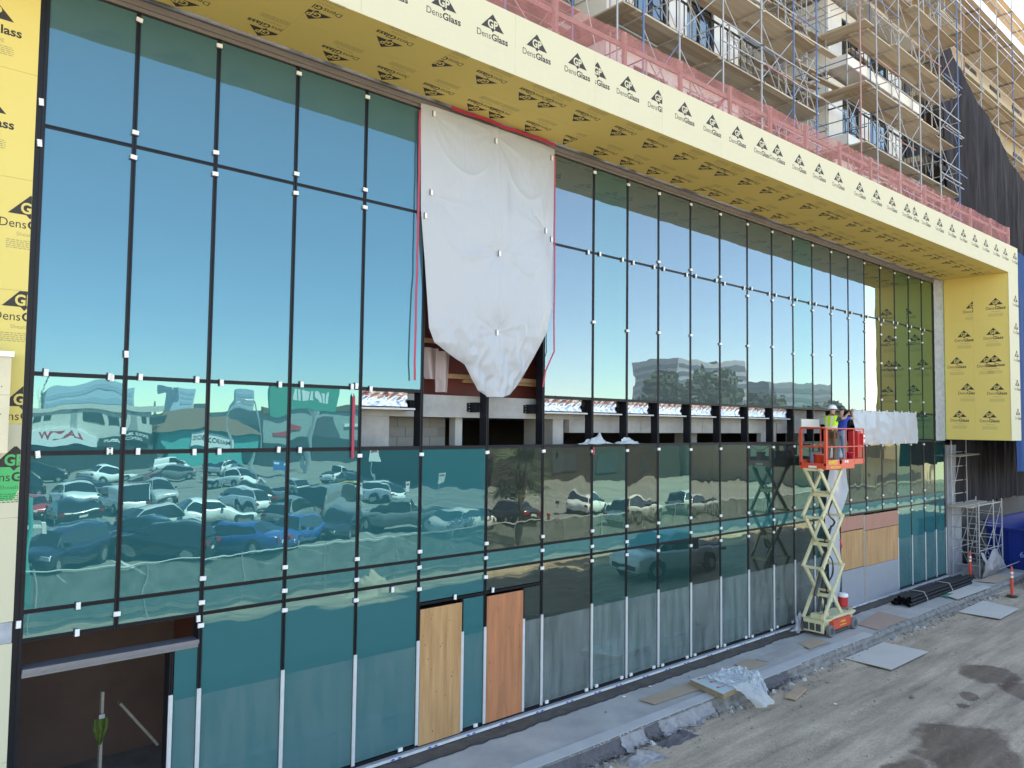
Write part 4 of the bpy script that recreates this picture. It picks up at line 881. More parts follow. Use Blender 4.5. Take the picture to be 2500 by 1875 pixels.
for k in range(3):
    z0, z1 = ZN[k]+0.02, ZN[k+1]-0.02
    for yy, xo in ((yA+0.06, 0), (yB-0.06, 0)):
        s_ = 1 if yy < -0.9 else -1
        part('scissor_arm', cream, lambda mb: (mb.bar((XA, yy, z0), (XB, yy, z1), 0.045, 0.12), mb.tube((XA, yy-.04, z0), (XA, yy+.04, z0), .045, 10), mb.tube((XB, yy-.04, z1), (XB, yy+.04, z1), .045, 10)))
        y2 = yy+s_*0.07
        part('scissor_arm', cream, lambda mb: (mb.bar((XB, y2, z0), (XA, y2, z1), 0.045, 0.12), mb.tube((XB, y2-.04, z0), (XB, y2+.04, z0), .045, 10), mb.tube((XA, y2-.04, z1), (XA, y2+.04, z1), .045, 10)))
    xm, zm = (XA+XB)/2, (z0+z1)/2
    part('cross_tube', cream, lambda mb: mb.tube((xm, yA+0.02, zm), (xm, yB-0.02, zm), 0.035, 10))
    part('cross_tube', cream, lambda mb: mb.bar((XA+0.05, yA+0.06, z1), (XA+0.05, yB-0.06, z1), 0.07, 0.07))
    part('cross_tube', cream, lambda mb: mb.bar((XB-0.05, yA+0.06, z1), (XB-0.05, yB-0.06, z1), 0.07, 0.07))
    part('cross_tube', cream, lambda mb: mb.bar((XA+0.5, yA+0.13, z0+0.6), (XA+0.5, yB-0.13, z0+0.6), 0.06, 0.1))
part('hydraulic_ram', dkm, lambda mb: (mb.tube((XA+.1, -0.88, 1.15), (xm+.1, -.88, 2.3), 0.05, 12), mb.tube((xm+.1, -.88, 2.3), (XB-.1, -.88, 3.1), 0.03, 10)))
part('hydraulic_ram', dkm, lambda mb: mb.tube((22.3, -0.8, .55), (22.75, -.8, 1.75), 0.045, 12))
import math as _m
def hose(mb, off):
    pts = [(22.0+off, -1.12, 4.8), (22.35, -1.1, 4.4), (22.75+off, -1.05, 4.0), (22.6, -1.0, 3.5), (22.95+off, -1.0, 3.2), (22.45, -.98, 2.9), (22.4+off, -1.0, 2.4), (22.8, -1.0, 2.1), (22.75+off, -1.02, 1.7), (22.5, -1.0, 1.4), (22.3+off, -1.0, 0.9), (22.2, -1.0, 0.5)]
    out = []
    for i in range(len(pts)-1):
        p0 = Vector(pts[max(0, i-1)]); p1 = Vector(pts[i]); p2 = Vector(pts[i+1]); p3 = Vector(pts[min(len(pts)-1, i+2)])
        for q in range(5):
            t = q/5; out.append(0.5*((2*p1)+(-p0+p2)*t+(2*p0-5*p1+4*p2-p3)*t*t+(-p0+3*p1-3*p2+p3)*t**3))
    mb.path(out+[Vector(pts[-1])], 0.018, 6)
part('hose', rub, lambda mb: hose(mb, 0)); part('hose', rub, lambda mb: hose(mb, 0.06))
part('cable_grip', redp, lambda mb: mb.bar((22.83, yA+.0, 2.75), (22.95, yA+.0, 2.5), 0.03, 0.05))
DZ = 4.95
def deck(mb):
    mb.box(21.9, 23.75, yA-0.03, yB+0.03, DZ-0.03, DZ)
    mb.box(23.4, 24.42, yA+0.0, yB-0.0, DZ+0.002, DZ+0.03)
dk = part('platform_deck', lift_o, deck)
def toe(mb):
    mb.box(21.9, 23.73, yA-0.045, yA-0.031, 4.84, 5.12); mb.box(21.9, 23.73, yB+0.031, yB+0.045, 4.84, 5.1)
    mb.box(21.885, 21.899, yA-0.045, yB+0.045, 4.83, 5.02); mb.box(23.735, 24.43, yA-0.03, yA-0.018, 4.985, 5.12); mb.box(23.735, 24.43, yB+0.018, yB+0.03, 4.985, 5.12); mb.box(24.42, 24.434, yA-.017, yB+.017, 4.98, 5.12)
part('toe_board', lift_o, toe)
def rails(mb):
    r = 0.021
    for yy in (yA-0.035, yB+0.035):
        for z in (5.5, 6.04): mb.tube((21.93, yy, z), (24.40, yy, z), r, 8)
        for x in (21.93, 22.0, 23.18, 23.72, 24.40): mb.tube((x, yy, 5.0), (x, yy, 6.03), r, 8)
    for z in (5.5, 6.04):
        mb.tube((24.40, yA-.035, z), (24.40, yB+.035, z), r, 8)
    mb.path([(21.92, yA-.035, 6.04), (21.9, yA+.05, 6.06), (21.9, yB-.05, 6.06), (21.92, yB+.035, 6.04)], r, 8); mb.tube((21.91, yA, 5.5), (21.91, yB, 5.5), r, 8)
    mb.bar((21.91, yA-.02, 4.95), (21.91, yA-.02, 6.0), 0.07, 0.05); mb.bar((21.91, yB+.02, 4.95), (21.91, yB+.02, 6.0), 0.07, 0.05)
part('guard_rail', lift_o, rails)
part('gate_chain', dkm, lambda mb: mb.path([(21.89, yA+.02+(yB-yA-.04)*i/10, 5.47-0.13*math.sin(PI*i/10)) for i in range(11)], 0.009, 5))
cb = part('control_box', lift_r, lambda mb: (mb.box(24.12, 24.38, yA+.02, yA+.32, 5.15, 5.98), mb.box(24.30, 24.43, yA-.07, yA+.2, 5.55, 5.9)))
part('control_label', clipw, lambda mb: (mb.box(24.32, 24.41, yA-.075, yA-.071, 5.78, 5.86), mb.box(24.32, 24.41, yA-.075, yA-.071, 5.62, 5.72)), cb)
dc = MB(); yd = yA-0.0475
put_text(dc, 'HAWKEYE', 0.17, (22.33, yd, 4.985), (1, 0, 0), (0.0, 0, 1), 0.004, center=True, width=0.56)
put_text(dc, '909-574-3019', 0.085, (22.48, yd, 4.865), (1, 0, 0), (0, 0, 1), 0.002, center=True, width=0.62)
dc.build('company_decal', yel, dk)
dc = MB(); dc.lathe([(0.001, 0), (0.075, 0.0)], 16, (22.82, yd, 5.05), axis='y'); dc.build('round_emblem', mat('emblem_dark', (.09, .03, .02), .5), dk)
part('white_decal', clipw, lambda mb: (mb.box(23.08, 23.32, yd-.001, yd+.002, 5.02, 5.09), mb.box(21.882, 21.884, -1.0, -.75, 4.88, 4.94)), dk)
# load on the platform
for i, (x0, x1) in enumerate(((22.13, 23.24), (24.0, 24.6))):
    mb = MB(); mb.box(x0, x1, -0.62, -0.40, 6.062, 6.09); mb.box(x0, x1, -0.42, -0.395, 6.091, 6.32); tag(mb.build('cover_panel', mat('panel_white', (0.62, 0.58, 0.52), 0.6)), ('long' if i == 0 else 'short')+' white angle panel resting on the lift rail beside the worker in ' + ('yellow' if i == 0 else 'blue'), 'panel')
mb = MB(); mb.box(22.32, 23.0, -0.62, -0.57, DZ, 5.32); tag(mb.build('blue_board', mat('blue_grey_board', (0.16, 0.20, 0.28), .6, var=.3, scale=3)), 'blue grey board leaning inside the lift rail', 'board')
def pail(loc, m, label, cat='bucket'):
    t = thing('bucket', loc, label, cat); mb = MB(); mb.lathe([(0.115, 0), (0.145, 0.30), (0.15, 0.30), (0.15, 0.34), (0.135, 0.34), (0.13, 0.29)], 16); link('tub', mb.mesh('tub', m, True), t, loc)
    mb = MB(); mb.path([(0.145*math.cos(a), 0.05, 0.31+0.09*math.sin(a)) for a in [PI*i/8 for i in range(9)]], 0.005, 5); link('handle', mb.mesh('handle', dkm), t, loc)
pail((24.05, -1.0, DZ+0.03), mat('pink_red', (0.6, 0.03, 0.07), .4), 'red bucket on the lift extension deck')
pail((22.1, -0.95, DZ), lift_o, 'orange bucket standing by the lift gate')
mb = MB(); mb.box(23.78, 24.0, -0.82, -0.6, DZ+.03, DZ+.17); tag(mb.build('carton', card), 'small brown carton on the lift deck beside the red bucket', 'carton')
# ================================================================== people
skinm = mat('skin', (0.36, 0.20, 0.13), 0.6); hairm = mat('dark_hair', (0.02, 0.015, 0.012), 0.7); bootm = mat('boots', (0.06, 0.04, 0.03), 0.8)
def person(loc, rz, arms, label, shirt, trousers, vest=None, helmet=None, lean=0.0, knees=(0.03, 0.03), belt=False, look=(0, 0)):
    """arms: for each side (elbow, wrist, hand direction) relative to the feet; the body faces +y before turning"""
    V = []; E_ = []; Rr = []; tagv = []
    def v(p, r, t, par=None):
        V.append(Vector(p)); Rr.append(r if isinstance(r, tuple) else (r, r)); tagv.append(t)
        if par is not None: E_.append((par, len(V)-1))
        return len(V)-1
    def ln(p): return (p[0], p[1]+lean*max(0, p[2]-0.95), p[2])
    pel = v((0, 0, .97), (.155, .115), 'pants'); wa = v(ln((0, 0, 1.12)), (.148, .105), 'shirt', pel); chs = v(ln((0, 0, 1.33)), (.178, .12), 'shirt', wa)
    nb = v(ln((0, -.005, 1.46)), (.085, .075), 'shirt', chs); nk = v(ln((0, .01, 1.53)), .056, 'skin', nb)
    jw = v(ln((0, .03, 1.59)), (.068, .075), 'skin', nk); hd_ = v(ln((0, .02, 1.66)), (.082, .098), 'skin', jw); v(ln((0, .01, 1.73)), (.06, .07), 'hair', hd_)
    no = v(ln((0, .118, 1.625)), .014, 'skin', hd_)
    for s, kn in ((-1, knees[0]), (1, knees[1])):
        h = v((s*.095, 0, .90), (.092, .1), 'pants', pel); k = v((s*.115, kn, .50), .066, 'pants', h); a = v((s*.12, -.02, .11), .05, 'pants', k)
        he = v((s*.12, -.01, .055), (.045, .05), 'boots', a); v((s*.135, .15, .04), (.045, .034), 'boots', he)
    for s, (el, wr, hdir) in ((-1, arms[0]), (1, arms[1])):
        sh = v(ln((s*.185, 0, 1.41)), .068, 'shirt', chs); ue = v(Vector(ln((s*.185, 0, 1.41))).lerp(Vector(el), .5), .052, 'shirt', sh)
        e = v(el, .043, 'skin', ue); w_ = v(wr, .03, 'skin', e)
        d = Vector(hdir).normalized(); pm_ = v(Vector(wr)+d*.055, (.04, .03), 'skin', w_); pe = v(Vector(wr)+d*.095, (.038, .022), 'skin', pm_)
        sd_ = d.cross(Vector((0, 0, 1))); sd_ = sd_.normalized() if sd_.length > .1 else Vector((1, 0, 0)); cu = sd_.cross(d).normalized()*-1
        for q, L_ in ((-1.5, .062), (-.5, .078), (.5, .072), (1.5, .055)):
            f1 = v(Vector(wr)+d*(.1+L_*.5)+sd_*q*.02+cu*.004, .0095, 'skin', pe); v(Vector(wr)+d*(.1+L_*.85)+sd_*q*.02+cu*.028, .0085, 'skin', f1)
        t1 = v(Vector(wr)+d*.06+sd_*s*.05+cu*.02, .012, 'skin', pm_); v(Vector(wr)+d*.1+sd_*s*.06+cu*.035, .0095, 'skin', t1)
    me = bpy.data.meshes.new('skeleton'); me.from_pydata(V, E_, []); o = bpy.data.objects.new('skeleton', me); COL.objects.link(o)
    md = o.modifiers.new('skin', 'SKIN'); md.use_smooth_shade = True
    for i, sv_ in enumerate(me.skin_vertices[0].data): sv_.radius = Rr[i]; sv_.use_root = (i == 0)
    sb = o.modifiers.new('sub', 'SUBSURF'); sb.levels = 2; sb.render_levels = 2
    dg = bpy.context.evaluated_depsgraph_get(); bme_ = bpy.data.meshes.new_from_object(o.evaluated_get(dg)); bpy.data.objects.remove(o)
    bme_.materials.clear(); names = ['skin', 'hair', 'shirt', 'pants', 'boots']
    for m_ in (skinm, hairm, shirt, trousers, bootm): bme_.materials.append(m_)
    segs = [(V[a], V[b], tagv[b]) for a, b in E_]
    def near(c):
        best = (9, 'skin')
        for a, b, t_ in segs:
            ab = b-a; q = max(0, min(1, (c-a).dot(ab)/max(1e-9, ab.length_squared))); dd = (a+ab*q-c).length
            if dd < best[0]: best = (dd, t_)
        return best[1]
    for p in bme_.polygons:
        t_ = near(p.center); p.material_index = names.index(t_)
    t = thing('person', loc, label, 'person'); t.rotation_euler = (0, 0, rz)
    bme_.name = 'body'; bo = bpy.data.objects.new('body', bme_); COL.objects.link(bo); bo.parent = t
    if vest:
        bm = bmesh.new(); bm.from_mesh(bme_); bm.normal_update()
        keep = [f for f in bm.faces if f.material_index == 2 and 1.0 < f.calc_center_median().z < 1.47 and abs(f.calc_center_median().x) < 0.205]
        bmesh.ops.delete(bm, geom=[f for f in bm.faces if f not in set(keep)], context='FACES')
        for vv in bm.verts: vv.co += vv.normal*0.022
        for f in bm.faces:
            c = f.calc_center_median(); f.material_index = 1 if (abs(abs(c.x)-0.10) < 0.03 or 1.08 < c.z < 1.15) else 0
        vm = bpy.data.meshes.new('safety_vest'); bm.to_mesh(vm); bm.free(); idx_ = [p.material_index for p in vm.polygons]; vm.materials.clear()
        vm.materials.append(vest); vm.materials.append(mat('reflective_tape', (.75, .62, .55), .4))
        for p, i_ in zip(vm.polygons, idx_): p.material_index = i_
        vo = bpy.data.objects.new('safety_vest', vm); COL.objects.link(vo); vo.parent = t
    hz_ = 1.665; hy = .018+lean*.72
    if helmet:
        mb = MB(); mb.lathe([(.128, .03), (.122, .06), (.112, .10), (.085, .135), (.045, .152), (.005, .156)], 20); mb.lathe([(.12, .028), (.15, .022), (.15, .032), (.122, .042)], 20)
        mb.box(-.07, .07, .1, .19, .022, .03); ho = bpy.data.objects.new('hard_hat', mb.mesh('hard_hat', helmet, True)); COL.objects.link(ho); ho.parent = t; ho.location = (0, hy, hz_)
    if belt:
        lth = mat('brown_leather', (0.10, 0.045, 0.025), .7, var=.4, scale=9)
        mb = MB(); mb.lathe([(.168, 1.0), (.172, 1.02), (.172, 1.05), (.166, 1.06)], 22)
        for x, y in ((.17, .03), (.15, -.08), (-.17, .03)): mb.box(x-.06, x+.06, y-.06, y+.05, .80, .98)
        bo2 = bpy.data.objects.new('tool_belt', mb.mesh('tool_belt', lth)); COL.objects.link(bo2); bo2.parent = t
    return t
vestm = mat('hi_vis', (0.42, 0.75, 0.03), 0.6)
person((22.92, -0.95, DZ), math.radians(-104), (((-.26, .25, 1.30), (-.12, .50, 1.45), (.3, 1, .3)), ((.22, .32, 1.40), (.12, .58, 1.53), (-.3, 1, .2))),
       'worker in yellow green vest, white hard hat and brown trousers reaching up on the lift', mat('black_shirt', (.02, .02, .022), .8), mat('brown_trousers', (.17, .11, .065), .85, var=.4, scale=8), vestm, mat('hat_white', (.72, .74, .76), .3), lean=0.06, belt=True)
person((23.74, -0.86, DZ), math.radians(-95), (((-.22, .26, 1.34), (-.05, .46, 1.52), (.2, .6, .8)), ((.24, .28, 1.42), (.12, .46, 1.60), (-.2, .5, .8))),
       'worker in blue shirt, light jeans and dark hard hat with raised hands on the lift', mat('blue_shirt', (.01, .05, .36), .8), mat('light_jeans', (.24, .36, .52), .85, var=.4, scale=8), None, mat('hat_dark', (.05, .06, .06), .35), lean=0.04, knees=(0.08, 0.0))
gv_ = thing('hanging_vest', (3.36, 1.0, 1.2), 'yellow green vest hanging on a timber prop in the dark open entrance', 'vest')
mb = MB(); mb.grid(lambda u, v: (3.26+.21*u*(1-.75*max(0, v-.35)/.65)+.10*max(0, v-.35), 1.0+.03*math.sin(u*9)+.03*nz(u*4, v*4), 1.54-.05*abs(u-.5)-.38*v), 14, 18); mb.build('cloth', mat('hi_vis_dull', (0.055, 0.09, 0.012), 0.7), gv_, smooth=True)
mb = MB(); mb.box(3.33, 3.41, .97, .98, 1.54, 1.6); mb.build('hanger', mat('grey_primer', (0.34, 0.34, 0.335), 0.7), gv_)
for i, (p0, p1, w_) in enumerate((((3.40, 1.12, .02), (3.40, 1.12, 1.9), .09), ((3.75, 1.5, 1.55), (4.35, 1.5, .75), .14))):
    mb = MB(); mb.bar(p0, p1, w_, .04); tag(mb.build('timber_prop', lumberg), ('upright' if i == 0 else 'slanting grey')+' timber prop standing inside the dark open entrance', 'timber')

# ================================================================== tower above, scaffold, fence, nets
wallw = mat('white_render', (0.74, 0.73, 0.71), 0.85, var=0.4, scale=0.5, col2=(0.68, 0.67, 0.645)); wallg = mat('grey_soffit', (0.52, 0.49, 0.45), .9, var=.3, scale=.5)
wfr = mat('window_frame', (0.03, 0.03, 0.033), .5); wgl = glass_mat('tower_glass', (.75, .85, .85), .25, see=(.22, .26, .26)); shwall = mat('tower_inside', (.08, .08, .08), .9)
tower = thing('apartment_tower', (25, 6, 13.1), 'white rendered apartment tower under construction behind the scaffold', 'building')
TOP = 25.0
FL = [13.15, 16.05, 18.95, 21.85, TOP]
def tpart(name, m, *b):
    mb = MB()
    for q in b: mb.box(*q)
    return mb.build(name, m, tower)
# deep recess walls and projecting bays
BAYS = [(2.5, 8.6), (14.7, 20.9), (26.9, 33.4)]
tpart('recess_wall', wallw, (-30, 34.8, 4.6, 5.0, 13.15, TOP))
tpart('tower_roof', wallw, (-30, 35.2, 0.6, 22, TOP, TOP+0.5)); tpart('tower_back', wallw, (-30, 35.2, 21.5, 22, 13.15, TOP))
tpart('low_roof', mat('roof_membrane', (.35, .34, .33), .9, var=.4), (-30, 35.55, 0.0, 5.0, 13.16, 13.3))
for a, b in BAYS:
    for k in range(len(FL)-1):
        z0, z1 = FL[k], FL[k+1]
        # side wall facing the recess, front wall piers with a window between
        mb = MB(); mb.box(a, a+0.25, 0.95, 4.59, z0+.5, z1-.012); mb.build('side_wall', wallw, tower)
        mb = MB(); mb.box(b-0.25, b, 0.95, 4.59, z0+.5, z1-.012); mb.build('side_wall', wallw, tower)
        L_ = b-a
        mb = MB(); mb.box(a+.26, a+1.1, 0.95, 1.2, z0+.5, z1-.012); mb.box(a+2.6, a+3.5, 0.95, 1.2, z0+.5, z1-.012); mb.box(b-1.3, b-.26, 0.95, 1.2, z0+.5, z1-.012); mb.box(a+1.1, a+2.6, .95, 1.2, z1-.35, z1-.013); mb.box(a+3.5, b-1.3, .95, 1.2, z1-.35, z1-.013)
        mb.build('front_wall', wallw, tower)
        for (x0, x1, zb) in ((a+1.1, a+2.6, z0+.5), (a+3.5, b-1.3, z0+.5)):
            mb = MB(); zt = z1-.35
            for q in ((x0, x0+.07, zb, zt), (x1-.07, x1, zb, zt), (x0+.07, x1-.07, zt-.07, zt), (x0+.07, x1-.07, zb, zb+.07), ((x0+x1)/2-.035, (x0+x1)/2+.035, zb+.07, zt-.07)): mb.box(q[0], q[1], 1.0, 1.09, q[2], q[3])
            wn = mb.build('window', wfr, tower)
            for s0, s1 in ((x0+.07, (x0+x1)/2-.035), ((x0+x1)/2+.035, x1-.07)):
                mb = MB(); mb.box(s0, s1, 1.04, 1.05, zb+.07, zt-.07); mb.build('window_glass', wgl, wn)
        # floor slab edge, balcony slab with white upstand and black railing
        mb = MB(); mb.box(a-.12, b+.12, 0.2, 4.58, z0+.12, z0+.49); sl_ = mb.build('balcony_slab', wallw, tower)
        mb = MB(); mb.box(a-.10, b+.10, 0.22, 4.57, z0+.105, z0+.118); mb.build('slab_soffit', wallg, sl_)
        mb = MB()
        mb.bar((a-.08, .24, z0+1.55), (b+.08, .24, z0+1.55), .05, .04); mb.bar((a-.08, .24, z0+.62), (b+.08, .24, z0+.62), .04, .04); mb.bar((a-.08, .24, z0+1.55), (a-.08, .94, z0+1.55), .05, .04)
        for i in range(int(L_/.35)+1): mb.box(a-.08+i*.35, a-.055+i*.35, .228, .252, z0+.49, z0+1.53)
        mb.build('balcony_railing', wfr, sl_)
        # window in the side wall facing the recess
        mb = MB(); mb.box(a-.03, a-.002, 2.1, 3.6, z0+1.1, z1-.5); mb.build('side_window', wfr, tower)
        mb = MB(); mb.box(a-.036, a-.031, 2.2, 2.82, z0+1.2, z1-.6); mb.box(a-.036, a-.031, 2.88, 3.5, z0+1.2, z1-.6); mb.build('window_glass', wgl, tower)
for a, b in ((-5, 2.4), (8.7, 14.6), (21.0, 26.8)):
    for k in range(len(FL)-1):
        z0, z1 = FL[k], FL[k+1]
        for x0 in (a+.8, a+3.3):
            mb = MB(); mb.box(x0, x0+1.7, 4.5, 4.59, z0+.9, z1-.4); wn = mb.build('window', wfr, tower)
            mb = MB(); mb.box(x0+.08, x0+.81, 4.485, 4.495, z0+.98, z1-.48); mb.box(x0+.89, x0+1.62, 4.485, 4.495, z0+.98, z1-.48); mb.build('window_glass', wgl, wn)
# ---- scaffold
galv = mat('galvanised', (0.42, 0.425, 0.44), 0.5, metal=0.45, var=0.6, scale=1.5, col2=(0.24, 0.22, 0.20)); bluet = mat('blue_tube', (0.10, 0.17, 0.32), .5, metal=.2, var=.4, scale=2); rustt = mat('pink_tube', (.42, .22, .22), .6)
plank = mat('plank', (0.50, 0.435, 0.34), .9, var=.8, scale=1.2, stretch=(.5, 6, 6), col2=(.38, .315, .235), detail=7); plank2 = mat('plank_dark', (.39, .32, .24), .9, var=.8, scale=1.2, stretch=(.5, 6, 6), col2=(.26, .19, .12), detail=7)
sf = thing('scaffold', (20, -0.9, 13.3), 'tube scaffold with timber decks wrapped round the white apartment tower', 'scaffold')
def unit_tube(r, m, n=6):
    mb = MB(); mb.tube((0, 0, 0), (0, 0, 1), r, n); return mb.mesh('tube', m)
UT = {('g', r): unit_tube(r, galv) for r in (.027, .02, .014)}; UT.update({('b', r): unit_tube(r, bluet) for r in (.027, .02, .014)}); UT.update({('p', r): unit_tube(r, rustt) for r in (.027, .02, .014)})
rs = random.Random(5)
def stick(name, a, b, r=.02, c=None, parent=sf):
    a = Vector(a); b = Vector(b); d = b-a
    if c is None: c = 'g' if rs.random() < .8 else ('b' if rs.random() < .75 else 'p')
    o = bpy.data.objects.new(name, UT[(c, r)]); COL.objects.link(o)
    q = d.to_track_quat('Z', 'Y'); o.matrix_basis = Matrix.Translation(a) @ q.to_matrix().to_4x4() @ Matrix.Diagonal((1, 1, d.length, 1)); attach(o, parent); return o
pk = MB(); pk.box(0, 1, -.115, .115, -.022, .022); PK = [pk.mesh('plank', plank), pk.mesh('plank', plank2)]
def plk(a, b, parent=sf):
    a = Vector(a); b = Vector(b); d = b-a; o = bpy.data.objects.new('plank', PK[rs.random() < .35]); COL.objects.link(o)
    o.matrix_basis = Matrix.Translation(a) @ Matrix.Rotation(math.atan2(d.y, d.x), 4, 'Z') @ Matrix.Rotation(-math.asin(d.z/d.length), 4, 'Y') @ Matrix.Diagonal((d.length, 1, 1, 1)); attach(o, parent)
DK = [13.62, 15.66, 17.75, 19.9, 22.05, 24.2]
def run(xs, y0, y1, levels, top, decks=True, side='front'):
    for i, x in enumerate(xs):
        c = 'b' if rs.random() < .18 else 'g'
        stick('standard', (x, y0, 13.3), (x, y0, top), .027, c); stick('standard', (x, y1, 13.3), (x, y1, top), .027)
        for z in levels:
            stick('frame_bar', (x, y0-.12*(rs.random() < .3), z-.06), (x, y1+.1, z-.06), .02)
            if rs.random() < .7: stick('frame_bar', (x, y0, z+.95), (x, y1, z+.95), .02)
    for xa, xb in zip(xs, xs[1:]):
        for z in levels:
            if rs.random() < .85: stick('ledger', (xa-.1, y0-.03, z+.5+rs.uniform(-.03, .03)), (xb+.12, y0-.03, z+.5+rs.uniform(-.03, .03)), .02)
            if rs.random() < .85: stick('ledger', (xa-.1, y0-.03, z+1.02), (xb+.1, y0-.03, z+1.02), .02)
            if rs.random() < .8:
                stick('cross_brace', (xa, y0+.03, z+.05), (xb, y0+.03, z+1.8), .014); stick('cross_brace', (xa, y0+.05, z+1.8), (xb, y0+.05, z+.05), .014)
            if rs.random() < .5: stick('cross_brace', (xa, y1-.03, z+1.8), (xb, y1-.03, z+.05), .014)
            if decks:
                n = 5
                for q in range(n):
                    yy = y0+.14+(y1-y0-.2)*q/(n-1)
                    if rs.random() < .94: plk((xa-.12-rs.uniform(0, .15), yy, z+rs.uniform(0, .012)+(.03 if int((xa*10)) % 2 else 0)), (xb+.1+rs.uniform(0, .25), yy+rs.uniform(-.02, .02), z+rs.uniform(0, .012)+(.03 if int((xa*10)) % 2 else 0)))
YO, YI = -0.9, 0.12
run([8.3, 10.4, 12.45], YO+.9, YI+1.3, DK[:5], 25.5)
run([13.9, 15.3, 17.2, 19.1, 20.9, 22.3], YO, YI, DK[:6], 26.5)
run([22.9, 24.8, 26.2], YO+1.6, YI+2.2, DK[:6], 26.5)
run([26.6, 28.5, 30.4, 32.4, 34.45], YO, YI, DK[:6], 26.5)
# decks turning the corners along the side walls of the bays
for x in (13.9, 26.5):
    for z in DK[:6]:
        for q in range(4): plk((x-.55+.24*q, YO+.05, z+.06), (x-.55+.24*q+rs.uniform(-.03, .03), 3.6, z+.06))
        stick('ledger', (x-.7, YO, z+1.0), (x-.7, 3.7, z+1.0), .02); stick('ledger', (x-.7, YO, z+.55), (x-.7, 3.7, z+.55), .02)
    for y in (YO+.2, 1.4, 3.5):
        stick('standard', (x-.7, y, 13.3), (x-.7, y, 26), .027)
for i in range(120):
    x = rs.uniform(9, 34); y = rs.uniform(YO, 2.0); z = rs.choice(DK)+rs.uniform(.1, .5); d = rs.choice((1, -1))
    stick('cross_brace', (x, y, z), (x+d*rs.uniform(.5, 1.6), y+rs.uniform(-.2, .6), z+rs.uniform(.8, 1.8)), .014)
for i in range(12):
    x = rs.choice((34.6, 34.5)); z = DK[i % 6]+rs.choice((.5, 1.0)); stick('ledger', (33.2, YO+.02+.02*i, z), (35.2+rs.uniform(0, .4), YO+.02+.02*i, z+rs.uniform(-.05, .05)), .02)
for i in range(70):
    x = rs.uniform(9, 33); y = rs.uniform(YO-.05, 2.4); z = rs.choice(DK)+rs.uniform(.3, 1.9); stick('ledger', (x, y, z), (x+rs.uniform(1.2, 2.6), y+rs.uniform(-.05, .05), z+rs.uniform(-.03, .03)), .02)
for i in range(40):
    x = rs.uniform(9, 32); z = rs.choice(DK); y = rs.uniform(YO+.1, 2.2); plk((x, y, z+.075), (x+rs.uniform(1.4, 2.6), y+rs.uniform(-.15, .15), z+.08+rs.uniform(0, .05)))
for x0, x1, y0 in ((21.0, 26.4, .9), (21.0, 26.4, 1.3), (8.8, 14.0, .6), (8.8, 14.0, 1.0)):
    for z in DK: plk((x0, y0, z+.06), (x1, y0, z+.06))
# ---- red debris net along the parapet, timber posts
netred = mesh_mat('red_net', (0.42, 0.15, 0.14), 0.47)
redwood = mat('net_post', (0.45, 0.26, 0.22), .8, var=.4, scale=3)
rf = thing('debris_fence', (18, -2.2, FT), 'red debris net on timber posts along the top of the pale boards', 'fence')
ps = [0.6, 2.5, 4.4, 6.3, 8.1, 10.0, 11.95, 13.8, 15.7, 17.45, 19.2, 21.05, 22.95, 24.9, 26.85, 28.9, 30.9, 32.9, 34.9]
for x in ps:
    mb = MB(); mb.box(x-.045, x+.045, yf(x)+.06, yf(x)+.13, FT, FT+.74+.05*nz(x)); mb.build('post', redwood, rf)
    if rs.random() < .6:
        mb = MB(); mb.bar((x, yf(x)+.15, FT+.6), (x+rs.uniform(-.2, .2), yf(x)+1.0, FT+.02), .05, .05); mb.build('prop', redwood, rf)
for xa, xb in zip(ps, ps[1:]):
    mb = MB(); mb.bar((xa, yf(xa)+.155, FT+.50), (xb, yf(xb)+.155, FT+.50), .04, .10); mb.build('rail', redwood, rf)
    def nf(u, v, xa=xa, xb=xb):
        x = xa+(xb-xa)*u; sag = 0.10*math.sin(PI*u)*(0.8+0.6*nz(xa, 3))
        return (x, yf(x)+.05-.05*math.sin(PI*u)*v-.02*nz(x*4, v*4), FT-0.02+(0.76-sag+.02*nz(x*6, 2))*v)
    mb = MB(); mb.grid(nf, 20, 6); mb.build('net_panel', netred, rf, smooth=True)
# ---- far wing with black netting, blue tarp
wing = thing('far_wing', (50, 8, 0), 'far wing of the building site with tan floor edges behind black netting', 'building')
tanw = mat('tan_sheathing', (0.46, 0.39, 0.28), .85, var=.4, scale=.6)
mb = MB(); mb.box(36.5, 75, 2.6, 22, -.3, 29.5); mb.build('wing_wall', tanw, wing)
for k in range(9):
    mb = MB(); z = 3.0+3.0*k; mb.box(36.0, 75, 1.2, 2.62, z, z+.25); mb.build('wing_deck', tanw, wing)
    for i in range(8):
        mb = MB(); xx = 38+4.2*i; mb.box(xx, xx+1.8, 2.55, 2.62, z+1.0, z+2.4); mb.build('wing_window', wfr, wing)
sf2 = thing('scaffold', (42, 0.6, 0), 'far scaffold with tan plank decks above the black netting', 'scaffold')
for i in range(9):
    x = 36.6+2.6*i
    stick('standard', (x, 0.45, 3.4 if i > 1 else 10), (x, 0.45, 30.5), .027, parent=sf2); stick('standard', (x, 1.15, 12), (x, 1.15, 30.5), .027, parent=sf2)
    for z in (14.2, 16.3, 18.4, 20.5, 22.6, 24.7, 26.8, 28.6):
        stick('frame_bar', (x, .4, z), (x, 1.2, z), .02, parent=sf2)
        if i < 8:
            stick('ledger', (x, .42, z+1), (x+2.6, .42, z+1), .02, parent=sf2); stick('cross_brace', (x, .42, z), (x+2.6, .42, z+1.8), .014, parent=sf2)
            if z > 16:
                for q in range(3): plk((x-.1, .5+.27*q, z+.05), (x+2.75, .5+.27*q, z+.05), parent=sf2)
netblk = mat('black_netting', (0.02, 0.019, 0.022), .85, spec=0.05, var=.8, scale=1.3, stretch=(3, 1, .35), col2=(.05, .047, .052), detail=7)
